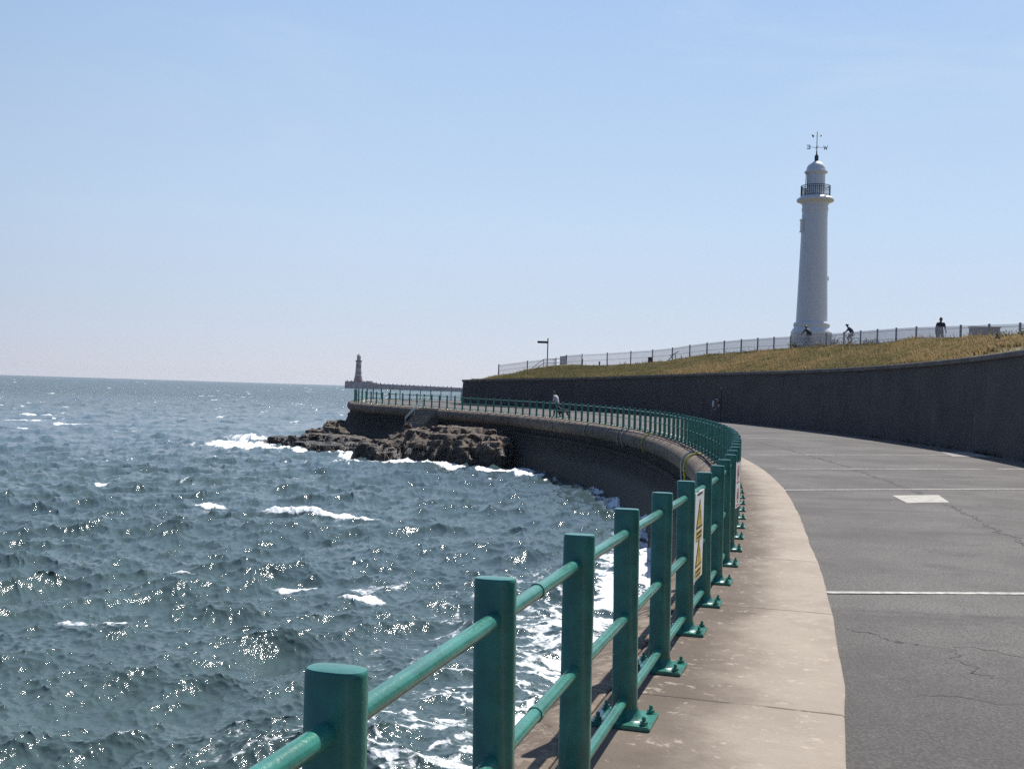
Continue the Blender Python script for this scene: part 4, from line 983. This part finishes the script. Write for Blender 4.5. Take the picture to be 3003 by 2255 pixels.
# ------------------------------------------------------------------ scrub and weeds on the bank
M_LEAF = simple('scrub_leaves', (.045, .06, .022), .7, .4, 3, .1); M_STALK = simple('weed_stalk', (.07, .06, .03), .8, .3, 6, .1)
def shrub(x, y, w_, h, lab, seed, n=420):
    r = random.Random(seed); z = hill_z(x, y); t = thing('shrub', lab, 'shrub', (x, y, z), 0, 'shrubs along the fence'); lf = MB(); st = MB()
    tips = []
    for k in range(9):
        a = r.uniform(0, 6.28); e = Vector((math.cos(a) * w_ * r.uniform(.2, .9), math.sin(a) * w_ * .6 * r.uniform(.2, .9), h * r.uniform(.6, 1.1))); tips.append(e)
        st.tube([(0, 0, -.1), e * .5 + Vector((0, 0, .1)), e], [.02, .014, .006], 5)
    for i in range(n):
        e = r.choice(tips); p = e * r.uniform(.3, 1.05) + Vector((r.gauss(0, .13), r.gauss(0, .13), r.gauss(0, .10)))
        if p.z < 0: p.z = abs(p.z)
        u = Vector((r.gauss(0, 1), r.gauss(0, 1), r.gauss(0, 1))).normalized(); v = u.orthogonal().normalized(); s = r.uniform(.04, .085)
        lf.add([p - u * s, p + v * s * .5, p + u * s, p - v * s * .5], [(0, 1, 2, 3)])
    lf.build('foliage', M_LEAF, t); st.build('stem', M_STALK, t)
shrub(23.8, 79.5, .75, .85, 'dark green shrub at the fence just left of the lighthouse plinth', 1)
shrub(22.9, 81.0, .7, .55, 'low dark shrub at the fence, second to the left of the lighthouse plinth', 2)
shrub(21.9, 82.6, .8, .5, 'low spreading shrub at the fence, farthest left of the lighthouse plinth', 3)
shrub(24.35, 73.0, .9, .42, 'low weedy clump at the fence right of the second cyclist', 4)
shrub(24.4, 51.0, .6, .32, 'dark green shrub on the bank at the right edge, taller one', 5)
shrub(24.0, 52.5, .45, .26, 'dark green shrub on the bank near the right edge, smaller one', 6)
shrub(23.0, 50.6, .2, .5, 'thin upright weed on the bank below the stone block', 7, 130)

# ------------------------------------------------------------------ people, bicycles, dog
SKIN = simple('skin', (.27, .16, .115), .6, .08, 9, .03); HAIR = simple('hair_dark', (.03, .022, .018), .7, .3, 30, .2)
def body(name, J, E, mats, parent, sub=2, bulk=1.12):
    """J: joint -> (x,y,z,r); E: (a,b,material index). One skinned surface; faces take the material of the nearest bone."""
    names = list(J); ix = {n: i for i, n in enumerate(names)}
    me = bpy.data.meshes.new(name); me.from_pydata([J[n][:3] for n in names], [(ix[a], ix[b]) for a, b, _ in E], [])
    o = bpy.data.objects.new(name, me); COL.objects.link(o)
    sk = o.modifiers.new('skin', 'SKIN'); sk.use_smooth_shade = True
    sv = me.skin_vertices[0].data if me.skin_vertices else None
    if sv is None:
        bm = bmesh.new(); bm.from_mesh(me); bm.verts.layers.skin.verify(); bm.to_mesh(me); bm.free(); sv = me.skin_vertices[0].data
    for n in names:
        r = J[n][3]
        if bulk != 1 and not n.startswith(('f', 'th', 'tip', 'hd')): r = tuple(x * bulk for x in r) if isinstance(r, tuple) else r * bulk
        sv[ix[n]].radius = r if isinstance(r, tuple) else (r, r); sv[ix[n]].use_root = (n == names[0])
    ss = o.modifiers.new('sub', 'SUBSURF'); ss.levels = sub; ss.render_levels = sub
    dg = bpy.context.evaluated_depsgraph_get(); new = bpy.data.meshes.new_from_object(o.evaluated_get(dg)); new.name = name
    bpy.data.objects.remove(o)
    for m in mats: new.materials.append(m)
    segs = [(Vector(J[a][:3]), Vector(J[b][:3]), mi) for a, b, mi in E]
    for p in new.polygons:
        c = p.center; best = 9e9
        for a, b, mi in segs:
            ab = b - a; t_ = max(0, min(1, (c - a).dot(ab) / max(ab.length_squared, 1e-9))); dd = (c - a - ab * t_).length
            if dd < best: best = dd; p.material_index = mi
        p.use_smooth = True
    return link(name, new, parent)
def fingers(J, E, side, wrist, dirv, mi, curl=.4):
    """palm plus four fingers and a thumb branching from the wrist"""
    d = Vector(dirv).normalized(); w0 = Vector(wrist); sd_ = Vector((1, 0, 0)) if abs(d.x) < .6 else Vector((0, 0, 1)); sd_ = (sd_ - d * sd_.dot(d)).normalized(); up = d.cross(sd_)
    J['palm' + side] = (*(w0 + d * .06), .028); E.append(('wrist' + side, 'palm' + side, mi))
    for k, L in enumerate((.07, .08, .075, .06)):
        b = w0 + d * .095 + sd_ * (.027 - .018 * k); m = b + d * L * .5 + up * .01 * curl; e = b + d * L * .9 + up * .03 * curl
        for nm, p, r in (('a', b, .011), ('b', m, .009), ('c', e, .007)): J[f'f{k}{nm}{side}'] = (*p, r)
        E += [('palm' + side, f'f{k}a{side}', mi), (f'f{k}a{side}', f'f{k}b{side}', mi), (f'f{k}b{side}', f'f{k}c{side}', mi)]
    b = w0 + d * .05 + sd_ * .04; e = b + d * .05 + sd_ * .015
    J['th' + side] = (*b, .012); J['tip' + side] = (*e, .009); E += [('palm' + side, 'th' + side, mi), ('th' + side, 'tip' + side, mi)]
def face(J, hair_mat, parent, hp, fwd, helmet=None, back=.0):
    """hair cap (or helmet), nose, ears and eyes as small child meshes"""
    c = Vector(hp); f = Vector(fwd).normalized(); l = Vector((-f.y, f.x, 0))
    mb = MB(); mb.ell(c + f * .105 + Vector((0, 0, -.012)), (.016, .014, .022), 8, 5)
    for s in (-1, 1): mb.ell(c + l * s * .085 - f * .01 + Vector((0, 0, -.01)), (.018, .010, .03), 8, 5)
    mb.build('nose_and_ears', SKIN, parent, 60)
    mb = MB()
    for s in (-1, 1): mb.ell(c + l * s * .032 + f * .088 + Vector((0, 0, .015)), (.011, .011, .009), 8, 5)
    mb.build('eyes', M_INK, parent, 60)
    mb = MB(); n = 16; prof = [(math.sin(a), math.cos(a)) for a in np.linspace(.02, R(98), 8)]
    V = []; F = []; s0 = (.110, .096, .118) if not helmet else (.128, .105, .112)
    for q, z in prof:
        for k in range(n):
            a = 2 * math.pi * k / n; V.append(c - f * .012 + Vector((0, 0, (.0 if helmet else .012))) + f * q * math.cos(a) * s0[0] + l * q * math.sin(a) * s0[1] + Vector((0, 0, z * s0[2] - (.05 * (1 - math.cos(a)) * q * (0 if helmet else 1)))))
    for i in range(7):
        for k in range(n): F.append((i * n + k, i * n + (k + 1) % n, (i + 1) * n + (k + 1) % n, (i + 1) * n + k))
    mb.add(V, F); mb.build('helmet' if helmet else 'hair', helmet or hair_mat, parent, 60)

def walker(label, loc, rz, shirt, trous, shoe, hair, stride=.22, stoop=0.0, scale=1.0, bare=True, armsw=.22):
    t = thing('person', label, 'person', loc, rz); t.scale = (scale,) * 3; k = stoop
    J = {'pel': (0, 0, .96, (.13, .15)), 'spi': (.02 + .12 * k, 0, 1.15, (.12, .15)), 'che': (.03 + .30 * k, 0, 1.36 - .06 * k, (.125, .175)), 'nec': (.04 + .42 * k, 0, 1.50 - .12 * k, .06),
         'hd0': (.06 + .50 * k, 0, 1.58 - .15 * k, .075), 'hd1': (.07 + .54 * k, 0, 1.68 - .17 * k, .092), 'hd2': (.065 + .55 * k, 0, 1.745 - .17 * k, .07)}
    E = [('pel', 'spi', 0), ('spi', 'che', 0), ('che', 'nec', 0), ('nec', 'hd0', 2), ('hd0', 'hd1', 2), ('hd1', 'hd2', 2)]
    cx, cz = J['che'][0], J['che'][2]
    for s, sg in (('L', 1), ('R', -1)):
        sw = armsw * sg
        J['sho' + s] = (cx, .19 * sg, cz + .06, .07); J['elb' + s] = (cx - .03 + sw * .4, .25 * sg, cz - .23, .048); J['wrist' + s] = (cx + .10 + sw, .26 * sg, cz - .46, .034)
        E += [('che', 'sho' + s, 0), ('sho' + s, 'elb' + s, 0), ('elb' + s, 'wrist' + s, 2 if bare else 0)]
        fingers(J, E, s, J['wrist' + s][:3], (.12, 0, -1), 2)
        st = -stride * sg
        J['hip' + s] = (.0, .09 * sg, .88, .098); J['kne' + s] = (.05 + st * .7, .10 * sg, .50, .066); J['ank' + s] = (st * 1.15 - .02, .10 * sg, .10, .045); J['toe' + s] = (st * 1.15 + .15, .11 * sg, .045, (.035, .045))
        E += [('pel', 'hip' + s, 1), ('hip' + s, 'kne' + s, 1), ('kne' + s, 'ank' + s, 1), ('ank' + s, 'toe' + s, 3)]
    body('body', J, E, [shirt, trous, SKIN, shoe], t); face(J, hair, t, (J['hd1'][0], 0, J['hd1'][2] + .01), (1, 0, 0)); return t
DKSHIRT = simple('dark_tshirt', (.03, .03, .045), .85, .2, 8, .1); JEANS = simple('dark_trousers', (.035, .04, .055), .85, .2, 8, .1); SHOE = simple('shoe', (.05, .05, .05), .7, .2)
WSHIRT = simple('white_shirt', (.45, .42, .46), .85, .06, 8, .1); GSHORT = simple('grey_trousers', (.16, .15, .155), .85, .15, 8, .1)
wx, wy = 25.56, 64.0
walker('person in a dark t-shirt and grey trousers walking behind the fence on the hill, right', (wx, wy, 6.74 - 1.80), R(-105), DKSHIRT, GSHORT, SHOE, HAIR, .12, .05, 1.0)
walker('person in a white top and dark trousers on the promenade, leaning forward behind the railing', (2.98, 69.6, g(69.6) - .03), R(150), WSHIRT, JEANS, SHOE, HAIR, .26, .35, 1.0, True, .12)

def cyclist(lab, blab, loc, rz, top, bottom, hel, steer=0):
    t = thing('bicycle', blab, 'bicycle', loc, rz); tyre = simple('tyre', (.02, .02, .02), .8, .1); fr = simple('bike_frame', (.04, .05, .06), .35, .1)
    mb = MB(); A, B, S, H, Fk = (-.42, 0, .34), (0, 0, .29), (-.16, 0, .82), (.40, 0, .86), (.62, 0, .34)
    for a, b, r in ((A, B, .014), (A, (-.13, 0, .76), .012), (B, S, .018), (B, H, .022), ((-.13, 0, .76), (.39, 0, .82), .018), (H, Fk, .016), (H, (.37, 0, .98), .016)): mb.tube([a, b], r, 8)
    mb.build('frame', fr, t, 60)
    mb = MB(); mb.tube([(.44, .29, .99), (.40, .1, .99), (.37, 0, .98), (.40, -.1, .99), (.44, -.29, .99)], .014, 8); mb.build('handlebar', fr, t, 60)
    mb = MB(); mb.ell((-.19, 0, .86), (.14, .07, .035)); mb.build('saddle', M_INK, t, 60)
    mb = MB(); mb.tube([(0, -.06, .29), (0, .06, .29)], .07, 14); mb.tube([(0, .08, .29), (.12, .08, .17)], .014, 6); mb.tube([(0, -.08, .29), (-.12, -.08, .41)], .014, 6); mb.build('crank', fr, t, 50)
    for cx in (-.42, .62):
        mb = MB(); mb.tube([(cx + .325 * math.cos(a), 0, .34 + .325 * math.sin(a)) for a in np.linspace(0, 2 * math.pi, 33)], .019, 8); wh = mb.build('wheel', tyre, t, 60)
        mb = MB()
        for k in range(16):
            a = 2 * math.pi * k / 16; mb.tube([(cx, .02 * (-1) ** k, .34), (cx + .31 * math.cos(a), 0, .34 + .31 * math.sin(a))], .0025, 4)
        mb.tube([(cx, -.04, .34), (cx, .04, .34)], .02, 8); mb.build('spokes', M_GALV, wh)
    p = thing('person', lab, 'person', loc, rz)
    J = {'pel': (-.20, 0, .98, (.13, .14)), 'spi': (-.10, 0, 1.14, (.12, .15)), 'che': (.07, 0, 1.32, (.12, .17)), 'nec': (.17, 0, 1.43, .058), 'hd0': (.22, 0, 1.50, .072), 'hd1': (.25, 0, 1.58, .09), 'hd2': (.24, 0, 1.65, .07)}
    E = [('pel', 'spi', 0), ('spi', 'che', 0), ('che', 'nec', 0), ('nec', 'hd0', 2), ('hd0', 'hd1', 2), ('hd1', 'hd2', 2)]
    for s, sg in (('L', 1), ('R', -1)):
        J['sho' + s] = (.10, .18 * sg, 1.37, .066); J['elb' + s] = (.24, .27 * sg, 1.17, .045); J['wrist' + s] = (.39, .27 * sg, 1.05, .033)
        E += [('che', 'sho' + s, 0), ('sho' + s, 'elb' + s, 0), ('elb' + s, 'wrist' + s, 2)]; fingers(J, E, s, J['wrist' + s][:3], (.75, 0, -.6), 2, 1.6)
        kn = (.18, .11 * sg, .68, .068) if sg > 0 else (.12, .11 * sg, .86, .07); an = (.06, .10 * sg, .27, .045) if sg > 0 else (-.16, .10 * sg, .49, .045)
        J['hip' + s] = (-.16, .09 * sg, .94, .095); J['kne' + s] = kn; J['ank' + s] = an; J['toe' + s] = (an[0] + .15, .10 * sg, an[2] - .07, (.03, .042))
        E += [('pel', 'hip' + s, 1), ('hip' + s, 'kne' + s, 1), ('kne' + s, 'ank' + s, 2 if bottom else 1), ('ank' + s, 'toe' + s, 3)]
    body('body', J, E, [top, JEANS, SKIN, SHOE], p, 2, 1.3); face(J, HAIR, p, (.25, 0, 1.585), (1, 0, -.05), hel); return p
HEL = simple('helmet_dark', (.03, .03, .035), .4, .2)
cyclist('cyclist in dark clothes seen from behind against the lighthouse plinth', 'bicycle ridden past the lighthouse plinth, partly hidden by grass', (22.55, 81.8, 7.30 - 1.76), R(118), simple('navy_jersey', (.025, .03, .045), .8, .2), False, HEL)
cyclist('cyclist with bent back in profile riding left, right of the lighthouse', 'bicycle seen side-on right of the lighthouse', (24.95, 79.2, 7.33 - 1.76), R(168), simple('patterned_jersey', (.05, .07, .09), .8, .9, 9), True, HEL)

dg_ = thing('dog', 'dark dog walking at heel beside the person on the promenade', 'dog', (3.42, 69.3, g(69.3) - .03), R(160))
J = {'rump': (-.28, 0, .50, (.10, .11)), 'loin': (-.08, 0, .50, (.095, .10)), 'chest': (.18, 0, .48, (.12, .13)), 'neck': (.32, 0, .60, .075), 'skull': (.40, 0, .69, .075), 'muz': (.50, 0, .66, .042), 'nose': (.555, 0, .65, .025),
     'tail1': (-.40, 0, .56, .028), 'tail2': (-.52, 0, .66, .02), 'tail3': (-.56, 0, .78, .012)}
E = [('rump', 'loin', 0), ('loin', 'chest', 0), ('chest', 'neck', 0), ('neck', 'skull', 0), ('skull', 'muz', 0), ('muz', 'nose', 0), ('rump', 'tail1', 0), ('tail1', 'tail2', 0), ('tail2', 'tail3', 0)]
for s, sg in (('L', 1), ('R', -1)):
    st = .05 * sg
    J['sh' + s] = (.20, .085 * sg, .42, .06); J['fk' + s] = (.20 + st, .09 * sg, .22, .032); J['ff' + s] = (.22 + st, .09 * sg, .035, .03)
    J['th' + s] = (-.26, .09 * sg, .42, .075); J['kn' + s] = (-.20 - st, .09 * sg, .28, .045); J['hk' + s] = (-.34 - st, .09 * sg, .18, .026); J['hf' + s] = (-.31 - st, .09 * sg, .035, .03)
    J['ear' + s] = (.36, .07 * sg, .74, .03); J['eart' + s] = (.35, .10 * sg, .68, .018)
    E += [('chest', 'sh' + s, 0), ('sh' + s, 'fk' + s, 0), ('fk' + s, 'ff' + s, 0), ('rump', 'th' + s, 0), ('th' + s, 'kn' + s, 0), ('kn' + s, 'hk' + s, 0), ('hk' + s, 'hf' + s, 0), ('skull', 'ear' + s, 0), ('ear' + s, 'eart' + s, 0)]
body('body', J, E, [simple('dog_coat', (.03, .027, .026), .8, .3, 12, .2)], dg_)
mb = MB(); mb.tube([(.25, -.09, .56), (.28, .0, .66), (.25, .09, .56), (.24, 0, .48), (.25, -.09, .56)], .014, 6); mb.build('collar', simple('collar_red', (.3, .04, .04), .6), dg_)

# ------------------------------------------------------------------ thin sea haze
mb = MB(); mb.box((0, 0, 22), (17000, 17000, 64)); hm = bpy.data.materials.new('haze'); hm.use_nodes = True; ht = hm.node_tree
ht.nodes.remove(ht.nodes['Principled BSDF']); pv = ht.nodes.new('ShaderNodeVolumePrincipled'); pv.inputs['Color'].default_value = (.86, .89, .95, 1)
pv.inputs['Density'].default_value = .00006; pv.inputs['Anisotropy'].default_value = .3; ht.links.new(pv.outputs[0], ht.nodes['Material Output'].inputs['Volume'])
tag(mb.build('haze', hm), 'thin pale sea haze over the water', 'haze', kind='stuff')
scene.cycles.volume_bounces = 0
